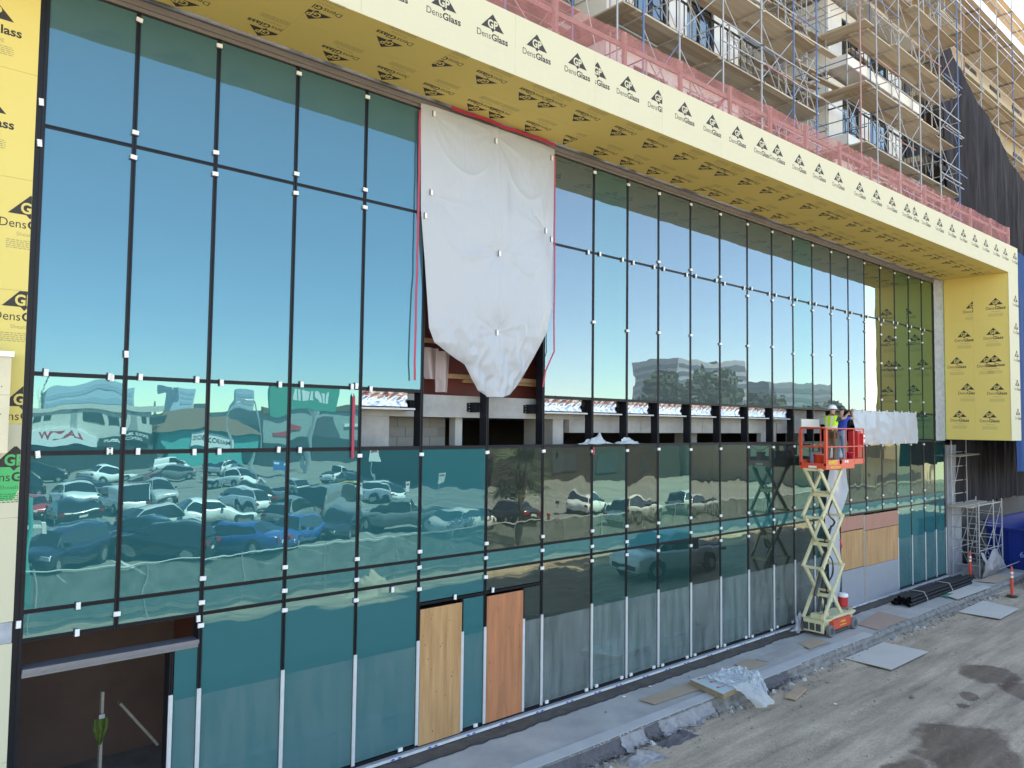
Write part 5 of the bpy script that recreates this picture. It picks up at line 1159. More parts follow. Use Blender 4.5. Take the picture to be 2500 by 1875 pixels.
def netfn(x0, x1, zt0, zt1, zb, y, seed, amp=.22):
    def fn(u, v):
        x = x0+(x1-x0)*u; zt = zt0+(zt1-zt0)*u+.25*math.sin(u*PI*5)*.5; z = zt+(zb+.12*nz(x*1.5, seed)-zt)*v
        return (x, y-amp*(nz(x*1.3, z*.12, seed)+.5*nz(x*3.3, z*.3, seed+2)+.12*math.sin(x*2.3+2.5*nz(x*.5, z*.2, seed))+.25*nz(x*5, z*.5, seed+5))*min(1, v*3+.25), z)
    return fn
cloth('debris_netting', netfn(35.7, 49, 23.2, 18.6, 12.0, .1, 3.3), 150, 60, netblk, 'black debris netting hanging on the far scaffold above the portal', 'netting')
cloth('debris_netting', netfn(36.2, 50, 12.4, 12.2, 2.75, .05, 8.3), 150, 60, netblk, 'black debris netting hanging below the portal down to the ground scaffold', 'netting')
cloth('blue_tarp', netfn(36.2, 47, 13.4, 13.0, 4.4, -2.25, 5.5, .1), 70, 40, mat('blue_tarp', (.003, .045, .16), .7, spec=.08, var=.3, scale=1.2), 'blue tarpaulin hanging beyond the end of the portal', 'tarpaulin')
# ---- ground scaffold tower, dumpster, plates at the far end
sf3 = thing('scaffold', (37, -0.7, 0), 'low scaffold tower with plank seats standing at the far end of the pavement', 'scaffold')
for x in (35.5, 37.3, 38.4):
    for y in (-.05, -1.05):
        stick('standard', (x, y, 0.02), (x, y, 5.6 if y > -.5 and x < 38 else 3.1), .027, 'g', sf3)
    for z in (.5, 1.0, 1.5, 2.0, 2.5): stick('frame_bar', (x, -.05, z), (x, -1.05, z), .02, 'g', sf3)
for y in (-.05, -1.05):
    for a, b in ((35.5, 37.3), (37.3, 38.4)):
        stick('cross_brace', (a, y, .3), (b, y, 1.9), .014, 'g', sf3); stick('cross_brace', (a, y, 1.9), (b, y, .3), .014, 'g', sf3)
        stick('cross_brace', (a, y, 1.6), (b, y, 3.0), .014, 'g', sf3); stick('ledger', (a, y, 2.95), (b, y, 2.95), .02, 'g', sf3); stick('ledger', (a, y, 1.1), (b, y, 1.1), .02, 'g', sf3)
for z in (3.35, 3.9, 4.5, 5.1): stick('frame_bar', (35.45, -.05, z), (37.3, -.05, z), .02, 'g', sf3)
stick('cross_brace', (35.5, -.06, 3.2), (36.6, -.06, 5.0), .014, 'g', sf3)
stick('ledger', (37.2, -1.25, .2), (40.5, -1.6, .45), .027, 'g', sf3)
for y in (-.25, -.5, -.85): plk((34.9, y, 2.9), (38.0, y, 2.95), sf3)
for y in (-.15, -.38): plk((35.2, y, 4.95), (37.6, y, 5.0), sf3)
crumple('poly_bag', (36.4, -0.75, 0.0), 1.6, 0.7, 1.0, 6.6, greyp, 'grey plastic draped round the foot of the scaffold tower', cat='plastic sheet')
cloth('poly_sheet', lambda u, v: (35.4+2.6*u, -1.12-.15*math.sin(v*3)-.06*nz(u*5, v*4), 1.05*(1-v)*(0.55+.45*abs(math.cos(u*PI*1.5)))+.02), 40, 16, greyp, 'torn grey plastic skirt tied along the bottom of the scaffold tower', 'plastic sheet')
mb = MB(); mb.box(35.3, 36.9, 0.05, 0.4, -.2, 5.4); tag(mb.build('end_pier', grb), 'grey board pier beyond the end of the glass wall', 'wall')
mb = MB(); mb.box(35.42, 60, 1.4, 1.7, -.3, 12); tag(mb.build('dark_wall', dark), 'dark wall standing behind the ground scaffold', 'wall')
bluep = mat('dumpster_blue', (0.003, 0.022, 0.17), .6, spec=.15, var=.35, scale=1.2, col2=(.004, .015, .11))
dm = thing('dumpster', (42.5, -1.3, -.28), 'big blue steel dumpster beyond the scaffold tower', 'dumpster')
def dump(mb):
    x0, x1, y0, y1 = 39.2, 45.5, -2.6, -.2
    mb.box(x0, x1, y0, y0+.06, -.12, 1.7); mb.box(x0, x1, y1-.06, y1, -.12, 2.0); mb.box(x0, x0+.06, y0+.061, y1-.061, -.12, 1.66); mb.box(x1-.06, x1, y0+.061, y1-.061, -.12, 1.66); mb.box(x0+.061, x1-.061, y0+.061, y1-.061, -.12, -.02)
part('bin', bluep, dump, dm)
def ribs(mb):
    for i in range(9): mb.box(39.25+.75*i, 39.33+.75*i, -2.68, -2.601, -.1, 1.6)
    for i in range(4): mb.box(39.12, 39.199, -2.4+.62*i, -2.32+.62*i, -.1, 1.6)
    mb.box(39.1, 45.6, -2.72, -2.601, 1.705, 1.8); mb.box(39.08, 39.199, -2.6, -.2, 1.665, 1.76); mb.box(39.1, 45.6, -.19, -.1, 1.9, 2.02)
part('rib', bluep, ribs, dm)
mb = MB(); put_text(mb, '625', .35, (39.118, -1.75, .55), (0, -1, 0), (0, 0, 1), 0.004); mb.build('bin_number', mat('blue_pale', (.12, .2, .5), .5), dm)
for sx in (39.6, 44.8):
    for yy in (-2.3, -.5):
        mb = MB(); mb.lathe([(.08, -.07), (.14, -.07), (.14, .07), (.08, .07)], 14, (sx, yy, -.14), axis='y'); mb.build('wheel', rub, dm)
rusty = mat('rusty_plate', (.10, .07, .05), .8, var=.7, scale=3, col2=(.05, .04, .035))
mb = MB(); mb.bar((36.3, -2.6, .1), (40.0, -3.3, .15), .1, .75); mb.bar((36.2, -2.55, .5), (40.1, -3.28, .55), .14, .06); tag(mb.build('steel_plate', rusty), 'rusty steel plate standing on edge behind the orange post', 'steel plate')
mb = MB(); mb.bar((36.0, -2.7, -.15), (39.8, -3.5, -.12), .16, .2); tag(mb.build('timber_sleeper', lumberg), 'grey timber beam lying at the foot of the rusty plate', 'timber')
slab_on('plywood_sheet', [(34.6, -1.2), (37.0, -1.3), (36.8, -1.9), (34.8, -1.8)], .03, .018, dustp, 'dusty plywood on the pavement in front of the scaffold tower', 'plywood')
# ================================================================== across the street (seen in the glass)
LZ = -0.3
cglass = mat('car_glass', (0.012, 0.016, 0.018), 0.05, spec=0.8); ctyre = mat('car_tyre', (.02, .02, .02), .8); crim = mat('car_rim', (.45, .46, .47), .35, metal=.7); clamp = mat('head_lamp', (.75, .76, .78), .15, spec=.8); ctail = mat('tail_lamp', (.35, .01, .012), .25); ctrim = mat('car_trim', (.02, .02, .022), .5); cplate = mat('number_plate', (.65, .65, .62), .5)
PAINT = {n: mat('paint_'+n, c, .28, coat=.6) for n, c in dict(white=(.72, .73, .73), silver=(.42, .43, .44), grey=(.16, .17, .18), black=(.012, .013, .016), navy=(.012, .02, .05), blue=(.015, .07, .26), red=(.45, .02, .02), cream=(.62, .6, .55)).items()}
# per kind: length, half width, list of stations (x from front, z of lower body top, z of roof or None, half width of roof)
KIND = {
 'sedan': dict(L=4.75, w=.92, z0=.22, belt=[(0, .62), (.25, .70), (1.2, .86), (2.9, .93), (4.0, .98), (4.6, .93), (4.75, .72)], cabin=[(1.2, .87), (2.0, 1.38), (2.7, 1.45), (3.4, 1.36), (4.15, .99)], rw=.62, wr=.33, wx=(.95, 3.75)),
 'suv': dict(L=4.75, w=.95, z0=.28, belt=[(0, .72), (.18, .88), (1.15, 1.04), (3.0, 1.08), (4.5, 1.1), (4.7, 1.0), (4.75, .75)], cabin=[(1.1, 1.05), (1.85, 1.62), (2.7, 1.72), (4.0, 1.66), (4.62, 1.1)], rw=.66, wr=.37, wx=(.95, 3.8)),
 'hatch': dict(L=4.35, w=.91, z0=.22, belt=[(0, .62), (.2, .74), (1.1, .93), (3.0, .98), (4.1, 1.0), (4.35, .75)], cabin=[(1.05, .94), (1.8, 1.47), (2.5, 1.54), (3.5, 1.45), (4.25, 1.0)], rw=.62, wr=.34, wx=(.85, 3.5)),
 'van': dict(L=5.4, w=1.0, z0=.3, belt=[(0, .75), (.12, 1.0), (.75, 1.18), (3.0, 1.2), (5.3, 1.2), (5.4, 1.0)], cabin=[(.7, 1.19), (1.35, 2.0), (2.2, 2.1), (5.1, 2.1), (5.38, 1.2)], rw=.84, wr=.37, wx=(1.0, 4.3)),
 'pickup': dict(L=5.7, w=1.0, z0=.36, belt=[(0, .8), (.12, 1.0), (1.35, 1.12), (3.6, 1.14), (5.6, 1.14), (5.7, .9)], cabin=[(1.35, 1.13), (2.0, 1.75), (2.6, 1.84), (3.45, 1.8), (3.72, 1.15)], rw=.7, wr=.41, wx=(1.05, 4.5)),
}
def lerp_tab(t, x):
    if x <= t[0][0]: return t[0][1]
    for (a, va), (b, vb) in zip(t, t[1:]):
        if x <= b: q = (x-a)/(b-a); q = q*q*(3-2*q)*.35+q*.65; return va+(vb-va)*q
    return t[-1][1]
CARM = {}
def car_meshes(kind):
    if kind in CARM: return CARM[kind]
    K = KIND[kind]; L_, w_ = K['L'], K['w']; body = MB(); glass = MB()
    xs_ = [L_*i/26 for i in range(27)]; rows = []
    for x in xs_:
        e = min(x, L_-x); ww = w_*(1-.16*max(0, 1-e/.55)**2); zb = lerp_tab(K['belt'], x); z0 = K['z0']+.06*max(0, 1-e/.4)
        rows.append([(x, 0, z0), (x, ww*.86, z0), (x, ww*.97, z0+.1), (x, ww, (z0+zb)*.52), (x, ww*.975, zb-.10), (x, ww*.90, zb-.005), (x, ww*.6, zb+.03), (x, 0, zb+.045)])
    n = 8
    for sgn in (1, -1):
        vs = [(p[0]-L_/2, p[1]*sgn, p[2]) for r in rows for p in r]
        fs = [((i)*n+j, (i+1)*n+j, (i+1)*n+j+1, i*n+j+1)[::sgn] for i in range(26) for j in range(n-1)]
        body.add(vs, fs)
    for i in (0, 26):
        r = rows[i]; ring = [(p[0]-L_/2, p[1], p[2]) for p in r]+[(p[0]-L_/2, -p[1], p[2]) for p in r[::-1]]; body.face(ring)
    # cabin: glass house with painted roof and pillars
    cb_ = K['cabin']; xa, xb = cb_[0][0], cb_[-1][0]; nn = 14; cr = []
    for i in range(nn+1):
        x = xa+(xb-xa)*i/nn; zr = lerp_tab(cb_, x); zb = lerp_tab(K['belt'], x); h = max(.0, zr-zb); hm = max(p[1] for p in cb_)-zb
        t = min(1, h/max(.1, hm)); wb = w_*.89; wt = wb+(K['rw']*w_/.93-wb)*t
        cr.append([(x, wb, zb-.01), (x, wt, zb+h*.86), (x, wt*.93, zb+h*.97+.01), (x, 0, zb+h+.03)])
    for sgn in (1, -1):
        for i in range(nn):
            a, b = cr[i], cr[i+1]; P = lambda p: (p[0]-L_/2, p[1]*sgn, p[2])
            mid = (a[0][0]+b[0][0])/2; q = (mid-xa)/(xb-xa)
            pillar = kind in ('van',) and q > .36
            for j in range(3):
                f = [P(a[j]), P(b[j]), P(b[j+1]), P(a[j+1])][::sgn]
                slope = abs(b[3][2]-a[3][2])/((xb-xa)/nn)
                isg = (j == 0 and not pillar and .10 < q < .93) or (j > 0 and slope > .33 and .02 < q < .98 and j == 2)
                if kind == 'van' and q > .95: isg = j == 2
                (glass if isg else body).add(f, [(0, 1, 2, 3)])
    bm = body.mesh('car_body', PAINT['white']); b2 = bmesh.new(); b2.from_mesh(bm); bmesh.ops.remove_doubles(b2, verts=b2.verts, dist=.002); bmesh.ops.recalc_face_normals(b2, faces=b2.faces); b2.to_mesh(bm); b2.free()
    bm.polygons.foreach_set('use_smooth', [True]*len(bm.polygons))
    gm_ = glass.mesh('car_windows', cglass, True)
    wh = MB(); wh.lathe([(K['wr']*.6, -.1), (K['wr']*.94, -.11), (K['wr'], -.07), (K['wr'], .07), (K['wr']*.94, .11), (K['wr']*.6, .1)], 18, axis='y'); wm = wh.mesh('tyre', ctyre, True)
    rm = MB(); rm.lathe([(K['wr']*.12, .112), (K['wr']*.6, .105), (K['wr']*.62, .09)], 14, axis='y'); rm.lathe([(K['wr']*.12, -.112), (K['wr']*.6, -.105), (K['wr']*.62, -.09)], 14, axis='y'); rmm = rm.mesh('rim', crim)
    ar = MB()
    for wx in K['wx']:
        for sgn in (1, -1): ar.lathe([(K['wr']*1.2, 0), (K['wr']*1.2, .004*sgn)], 18, (wx-L_/2, sgn*(w_+.002), K['wr']+.03), axis='y')
    ar.box(-L_/2-.012, -L_/2+.02, -w_*.6, w_*.6, K['z0']+.12, K['z0']+.30); ar.box(L_/2-.03, L_/2+.012, -w_*.7, w_*.7, K['z0']+.04, K['z0']+.16)
    if kind == 'pickup': ar.box(.85, 2.7, -w_*.8, w_*.8, 1.17, 1.195)
    arm = ar.mesh('trim', ctrim)
    zb = lerp_tab(K['belt'], .2); hl = MB(); tl = MB(); pl_ = MB()
    for sgn in (1, -1):
        hl.box(-L_/2-.005, -L_/2+.3, sgn*w_*.5 if sgn > 0 else -w_*.87, sgn*w_*.87 if sgn > 0 else -w_*.5, zb-.22, zb-.08)
        zt = lerp_tab(K['belt'], L_-.15); tl.box(L_/2-.2, L_/2+.008, w_*.55 if sgn > 0 else -w_*.88, w_*.88 if sgn > 0 else -w_*.55, zt-.26, zt-.1)
    pl_.box(L_/2+.0, L_/2+.016, -.2, .2, K['z0']+.28, K['z0']+.42); pl_.box(-L_/2-.018, -L_/2, -.18, .18, K['z0']+.1, K['z0']+.2)
    mr_ = MB()
    for sgn in (1, -1): mr_.box(xa+.35-L_/2, xa+.55-L_/2, sgn*w_ if sgn > 0 else -w_-.17, w_+.17 if sgn > 0 else -w_, zb+.22, zb+.38)
    CARM[kind] = dict(body=bm, windows=gm_, trim=arm, headlamps=hl.mesh('headlamp', clamp), taillamps=tl.mesh('tail_lamp', ctail), plate=pl_.mesh('plate', cplate), mirror=mr_.mesh('mirror', ctrim), tyre=wm, rim=rmm, K=K)
    return CARM[kind]
def car(kind, paint, x, y, ang, label, z=LZ):
    c = car_meshes(kind); K = c['K']; t = thing('parked_car' if kind not in ('van', 'pickup') else ('parked_van' if kind == 'van' else 'pickup_truck'), (x, y, z), label, {'van': 'van', 'pickup': 'pickup'}.get(kind, 'car'), 'vehicles parked across the street')
    t.rotation_euler = (0, 0, math.radians(ang))
    def ch(name, me, loc=(0, 0, 0), par=t):
        o = bpy.data.objects.new(name, me); COL.objects.link(o); o.parent = par; o.location = loc; return o
    b = ch('body', c['body']); b.material_slots[0].link = 'OBJECT'; b.material_slots[0].material = PAINT[paint]
    for n in ('windows', 'trim', 'headlamps', 'taillamps', 'plate', 'mirror'): ch(n, c[n])
    for wx in K['wx']:
        for s in (1, -1): 
            wl = ch('wheel', c['tyre'], (wx-K['L']/2, s*(K['w']-.09), K['wr']))
            ch('rim', c['rim'], (0, 0, 0), wl)
# front of a car is -x locally; ang 90 turns the front to -y (away from the building), -90 towards it
for a in [('hatch', 'red', 10.4, -45.5, -95, 'boxy red car facing the street, far row of the car park'),
          ('suv', 'white', 14.1, -51, -95, 'white car with roof rack facing the street behind the dark sedan'),
          ('sedan', 'black', 11.6, -41, 85, 'black sedan parked with its tail to the street beside the red car'),
          ('van', 'white', 14.9, -43.0, 88, 'tall white van parked tail to the street'),
          ('suv', 'silver', 18.7, -48, -92, 'silver car facing the street beside the white van'),
          ('hatch', 'red', 21.2, -59.5, 88, 'red car half hidden behind the silver one'),
          ('hatch', 'white', 18.2, -35.5, 182, 'white coupe standing side on in the aisle'),
          ('hatch', 'silver', 14.6, -34.0, 170, 'pale silver hatchback standing beside the white coupe'),
          ('suv', 'navy', 8.0, -25.6, -45, 'dark navy sport utility car next to the chain fence'),
          ('suv', 'black', 5.2, -24.0, 95, 'black car beside the turquoise pole behind the fence'),
          ('suv', 'black', 12.2, -25.6, 48, 'black sport utility car tail to the fence'),
          ('sedan', 'blue', 15.4, -25.4, 50, 'bright blue sedan tail to the fence'),
          ('sedan', 'blue', 18.9, -26.2, -40, 'second blue sedan, nose to the fence'),
          ('suv', 'white', 22.7, -41.6, 85, 'white sport utility car tail on in the aisle'),
          ('suv', 'white', 29.6, -61, 60, 'white car parked by the lamp posts'),
          ('van', 'grey', 25.3, -34.0, 150, 'grey minivan parked behind the pickup'),
          ('sedan', 'black', 22.4, -27.6, -35, 'black sedan beside the grey pickup'),
          ('pickup', 'grey', 26.2, -26.8, 45, 'grey pickup truck tail to the fence'),
          ('pickup', 'white', 39, -57.5, 150, 'white pickup truck far back by the parking signs'),
          ('suv', 'white', 33.8, -42, 80, 'white sport utility car near the yellow barrier'),
          ('sedan', 'white', 28.2, -23.6, 160, 'white sports sedan next to the fence by the palm'),
          ('sedan', 'black', 33.5, -25.5, 90, 'black sedan beside the palm'),
          ('sedan', 'white', 42.5, -27, 165, 'white sedan side on beyond the palm'),
          ('suv', 'white', 40, -20.5, 170, 'white car close to the fence beyond the palm'),
          ('suv', 'silver', 47, -21, 175, 'silver car close to the fence at the far end'),
          ('suv', 'black', 17.5, -79, 20, 'black car in the last row before the shops'),
          ('sedan', 'white', 22.5, -76, 160, 'white sedan in the last row before the shops'),
          ('van', 'white', 30, -82, 170, 'white van in the last row before the shops'),
          ('suv', 'white', 37, -80, 165, 'white car next to the white van in the last row'),
          ('suv', 'grey', 26.5, -68, 20, 'grey car in the row before last'),
          ('sedan', 'silver', 33, -66, 165, 'silver sedan in the row before last'),
          ('suv', 'black', 12, -62, 10, 'black car alone in the row before last'),
          ('sedan', 'navy', 17, -58, 170, 'navy sedan behind the white car with roof rack'),
          ('sedan', 'black', 9.4, -29.6, 60, 'black sedan between the navy car and the silver hatchback'),
          ('sedan', 'navy', 12.6, -30.4, 55, 'navy sedan behind the black sport utility car'),
          ('suv', 'grey', 21.5, -31.8, 140, 'grey car in front of the minivan'),
          ('suv', 'white', 7.2, -38, 80, 'white car behind the turquoise pole'),
          ('suv', 'black', 26.0, -47.0, 95, 'black car parked beyond the white one in the aisle'),
          ('hatch', 'silver', 30.0, -49.5, 80, 'silver car near the blue sign'),
          ('suv', 'black', 36, -50, 100, 'black car beside the yellow barrier')]:
    car(*a)
car('pickup', 'white', 27.6, -8.6, 4, 'white work truck parked on the dirt street at the kerb opposite', z=-0.28)
# ---- chain fence with wind screen
fmesh = mesh_mat('wind_screen', (0.045, 0.085, 0.08), 0.62); gp = mat('fence_pipe', (.55, .57, .58), .4, metal=.5)
fx = thing('chain_fence', (20, -14.9, -.3), 'temporary chain fence with dark wind screen along the street', 'fence')
xs_ = [-8+3.2*i for i in range(30)]
for i, x in enumerate(xs_):
    y = -14.4-.012*max(0, x); mb = MB(); mb.tube((x, y, -.3), (x, y, 1.56), .026, 8); mb.build('fence_post', gp, fx)
    if i+1 < len(xs_):
        x2 = xs_[i+1]; y2 = -14.4-.012*max(0, x2)
        mb = MB(); mb.tube((x, y, 1.5), (x2, y2, 1.5), .024, 8); mb.build('top_rail', gp, fx)
        mb = MB(); mb.grid(lambda u, v: (x+(x2-x)*u, y+(y2-y)*u-.03+.03*nz((x+u*3)*2, v*3), -.22+1.66*v), 12, 5); mb.build('wind_screen', fmesh, fx, smooth=True)
# ---- shops and signs
sw = mat('stucco', (.62, .6, .55), .9, var=.3, scale=.4); swd = mat('stucco_grey', (.33, .35, .35), .9, var=.3, scale=.4); teal = mat('teal_paint', (.05, .38, .36), .8, var=.2); brown = mat('brown_roof', (.16, .10, .07), .9); dksh = mat('shop_dark', (.05, .06, .065), .3); signw = mat('sign_white', (.75, .75, .75), .5); signr = mat('sign_red', (.5, .03, .05), .5); gban = mat('green_banner', (.05, .3, .22), .6)
sh = thing('shop_row', (20, -96, -.3), 'white two storey shop row with dark fronts and signs across the car park', 'building')
def sp(name, m, *b):
    mb = MB()
    for q in b: mb.box(*q)
    return mb.build(name, m, sh)
sp('wall', sw, (-12, 34, -112, -96, -.3, 7.4)); sp('cornice', sw, (-12.3, 34.3, -96.5, -95.7, 7.1, 7.8))
for i in range(7):
    sp('recess', swd, (-9+6.4*i, -7.6+6.4*i, -96.01, -95.95, 4.4, 7.0))
    sp('window', dksh, (-6.5+6.4*i, -5.2+6.4*i, -96.02, -95.96, 5.6, 6.5)); sp('window', dksh, (-4.6+6.4*i, -3.4+6.4*i, -96.02, -95.96, 5.6, 6.5))
sp('shop_fronts', dksh, (-11, 33, -96.1, -95.9, -.2, 3.0))
sp('sign_band', dksh, (-11, 17.5, -96, -95.6, 3.0, 4.4)); sp('sign_band', dksh, (26.2, 34, -96, -95.6, 3.0, 4.4)); sp('sign_board', signw, (18.0, 25.8, -96, -95.5, 2.9, 4.5))
mb = MB(); put_text(mb, 'LAW', .9, (22.5, -95.48, 3.6), (-1, 0, 0), (0, 0, 1), .02, width=4.2); mb.build('sign_text', signr, sh)
mb = MB(); put_text(mb, 'SMOKE & VAPE', .55, (30, -95.58, 3.75), (-1, 0, 0), (0, 0, 1), .012, width=6.5); put_text(mb, 'DEPOT', .5, (30, -95.58, 3.15), (-1, 0, 0), (0, 0, 1), .012, width=2.6); mb.box(12, 16.2, -95.6, -95.58, 3.8, 4.15); mb.box(12.6, 16.6, -95.6, -95.58, 3.2, 3.6); mb.build('sign_text', signw, sh)
tb = thing('teal_shop', (40, -95, -.3), 'low teal shop with a white banner next to the shop row', 'building')
mb = MB(); mb.box(34.6, 46, -108, -95, -.3, 4.6); mb.build('wall', teal, tb); mb = MB(); mb.box(37.5, 42.5, -95, -94.8, 2.6, 4.2); mb.build('banner', signw, tb)
mb = MB(); put_text(mb, 'MAILBOXES', .8, (40, -94.78, 3.2), (-1, 0, 0), (0, 0, 1), .012, width=4.4); mb.build('banner_text', dksh, tb)
mb = MB(); mb.add([(34, -108.5, 4.6), (46.6, -108.5, 4.6), (46.6, -94.5, 4.6), (34, -94.5, 4.6), (36, -101, 7), (45, -101, 7)], [(0, 1, 5, 4), (1, 2, 5), (2, 3, 4, 5), (3, 0, 4), (0, 3, 2, 1)]); mb.build('roof', brown, tb)
st_ = thing('supermarket', (62, -95, -.3), 'long grey green supermarket with a brown cornice across the car park', 'building')
grw = mat('grey_green_wall', (.30, .36, .35), .9, var=.2); 
mb = MB(); mb.box(48, 92, -125, -97, -.3, 8.0); mb.build('wall', grw, st_); mb = MB(); mb.box(47.6, 92.4, -97.2, -96.6, 7.6, 8.4); mb.build('cornice', brown, st_)
mb = MB(); mb.box(56, 60.5, -97.01, -96.9, 2.8, 6.2); mb.build('sign_board', mat('dark_sign', (.08, .09, .1), .5), st_)
mb = MB(); mb.box(49.5, 54.5, -96.95, -96.88, 4.5, 5.2); mb.build('sign_text', signr, st_)
mb = MB(); mb.box(62, 92, -97.01, -96.8, 5.0, 5.4); mb.build('trim', signw, st_); mb = MB(); mb.box(48, 92, -97.02, -96.85, -.2, 3.2); mb.build('shop_front', dksh, st_)
bb = thing('billboard', (47.5, -75, -.3), 'dark green billboard on posts above the supermarket', 'billboard')
mb = MB(); mb.box(40, 49, -76, -75.4, 7.2, 10.4); mb.build('panel', gban, bb); mb = MB(); mb.tube((45, -75.7, -.3), (45, -75.7, 7.2), .3, 10); mb.build('post', gp, bb)
mb = MB(); [mb.box(42.2+.8*k, 42.75+.8*k, -75.42, -75.38, 8.4, 9.7) for k in range(7)]; mb.build('billboard_text', signw, bb)
for i, (x, h, s) in enumerate(((26.5, 7.6, 1), (29.2, 7.9, -1))):
    t = thing('lamp_post', (x, -55, -.3), 'curved grey lamp post in the car park, the %s of the pair' % ('shorter' if i == 0 else 'taller'), 'lamp post')
    pts_ = [(x, -55, -.3), (x, -55, 4.5)]+[(x+s*.7*(1-math.cos(a)), -55, 4.5+(h-4.5)*math.sin(a)) for a in [PI/2*k/7 for k in range(1, 8)]]+[(x+s*1.6, -55, h+.02)]
    mb = MB(); mb.path(pts_, .07, 8); mb.build('pole', gp, t); mb = MB(); mb.box(x+s*1.6-.45, x+s*1.6+.45, -55.15, -54.85, h-.06, h+.1); mb.build('lamp_head', gp, t)
# parking signs, turquoise pole, yellow barrier
def psign(x, y, h, wd, ht, m, label):
    t = thing('parking_sign', (x, y, LZ), label, 'sign'); mb = MB(); mb.tube((x, y, LZ), (x, y, h), .03, 8); mb.build('post', gp, t); mb = MB(); mb.box(x-wd/2, x+wd/2, y+.03, y+.06, h-ht, h); mb.build('plate', m, t)
    mb = MB(); mb.box(x-wd*.35, x+wd*.35, y+.061, y+.063, h-ht*.35, h-ht*.15); mb.build('print', signr if m is signw else signw, t)
psign(31.9, -35, 2.2, .5, .9, signw, 'white parking sign near the yellow barrier'); psign(37.0, -37.5, 2.2, .55, .9, signw, 'white parking sign beside the palm'); psign(28.2, -35, 1.9, .45, .8, signw, 'small white parking sign behind the pickup'); psign(44, -58, 3.4, .8, 1.3, signw, 'tall white notice sign far back in the car park'); psign(30, -52, 2.8, .5, .8, mat('sign_blue', (.03, .15, .4), .5), 'blue disabled parking sign by the lamp posts')
tq = thing('turquoise_pole', (5.3, -18.5, LZ), 'turquoise painted pole with lamp brackets behind the fence', 'pole')
mb = MB(); mb.tube((5.3, -18.5, LZ), (5.3, -18.5, 3.4), .11, 12); mb.build('pole', teal, tq); mb = MB(); mb.box(4.7, 5.9, -18.58, -18.42, 2.3, 2.4); mb.box(4.65, 4.85, -18.7, -18.4, 2.1, 2.5); mb.box(5.75, 5.95, -18.7, -18.4, 2.1, 2.5); mb.build('bracket', signw, tq)
yb = thing('yellow_barrier', (32, -46, LZ), 'yellow tubular barrier for trolleys in the car park', 'barrier'); mb = MB(); ym = mat('barrier_yellow', (.6, .42, .03), .5)
for z in (.2, .7): mb.tube((30.5, -46, z), (35, -46, z), .05, 8)
for x in (30.5, 32, 33.5, 35): mb.tube((x, -46, LZ), (x, -46, .72), .05, 8)
mb.build('rails', ym, yb)
# ---- trees
leafm = mat('leaf', (0.055, 0.085, 0.025), .7, var=.7, scale=1.5, col2=(.03, .05, .015)); bark = mat('bark', (.11, .08, .055), .9, var=.5, scale=3)
def tree(x, y, h, rad, label, n=2600, seed=1, conic=False, z=-.3):
    t = thing('tree', (x, y, z), label, 'tree'); q = random.Random(seed); mb = MB(); mb.tube((x, y, z), (x, y, z+h*.55), rad*.07, 8, rad*.035)
    cl = [(Vector((q.gauss(0, rad*.45), q.gauss(0, rad*.45), h*q.uniform(.45, .9))), rad*q.uniform(.25, .5)) for _ in range(16)]
    for c, r in cl[:7]: mb.tube((x, y, z+h*.4), (x+c.x, y+c.y, z+c.z), rad*.03, 5, rad*.01)
    mb.build('trunk', bark, t); lb = MB(); s = rad*.075
    for i in range(n):
        if conic: zz = q.random()**1.3; a = q.uniform(0, 6.28); rr_ = rad*(1-zz)*math.sqrt(q.random()); p = Vector((rr_*math.cos(a), rr_*math.sin(a), h*(.08+.92*zz)))
        else: c, r = q.choice(cl); d = Vector((q.gauss(0, 1), q.gauss(0, 1), q.gauss(0, .8))); p = c+d.normalized()*r*q.random()**.4
        u = Vector((q.gauss(0, 1), q.gauss(0, 1), q.gauss(0, 1))).normalized()*s*q.uniform(.6, 1.4); v = u.orthogonal().normalized()*s*.6; p = p+Vector((x, y, z))
        lb.add([p-u, p+v, p+u, p-v], [(0, 1, 2, 3)])
    lb.build('crown', leafm, t)
tree(112, -62, 17, 8, 'big round tree beyond the car park', seed=2); tree(100, -60, 12.5, 5, 'smaller tree beside the big round one', seed=3); tree(120, -58, 12, 5, 'low bushy tree on the far side of the big round one', seed=4)
for i, (x, h) in enumerate(((12.5, 11.0), (18, 13.5), (21.5, 10.5), (25, 13.8))): tree(x, -122, h, 1.3, ('lowest dark cypress at the end of the cypress row', 'tall dark cypress between the two low ones', 'low dark cypress between the two tall ones', 'tallest dark cypress behind the shop row')[i], 900, 30+i, True)
tree(150, -62, 12, 6, 'tree at the street corner by the cream building', seed=9)
pt = thing('palm_tree', (28.6, -19.5, LZ), 'fan palm standing behind the fence', 'palm'); mb = MB(); mb.tube((28.6, -19.5, LZ), (28.7, -19.5, 3.3), .22, 10, .17); mb.build('trunk', bark, pt)
fr2 = MB(); q = random.Random(4); palmm = mat('palm_leaf', (.07, .10, .035), .6, var=.5, scale=3)
for i in range(34):
    a = q.uniform(0, 6.28); el = q.uniform(-.7, 1.2); d = Vector((math.cos(a)*math.cos(el), math.sin(a)*math.cos(el), math.sin(el))); b0 = Vector((28.7, -19.5, 3.3)); hub = b0+d*1.15; sdv = d.cross(Vector((0, 0, 1))).normalized(); upv = sdv.cross(d)
    fr2.tube(b0, hub, .015, 4)
    for k in range(13):
        an = (k-6)/6*1.35; dd = (d*math.cos(an)+sdv*math.sin(an)).normalized(); tip = hub+dd*q.uniform(1.1, 1.45)-Vector((0, 0, .22+.15*abs(an))); n_ = dd.cross(upv).normalized()*.045
        fr2.add([hub, hub.lerp(tip, .5)+n_, tip, hub.lerp(tip, .5)-n_], [(0, 1, 2, 3)])
fr2.build('crown', palmm, pt)
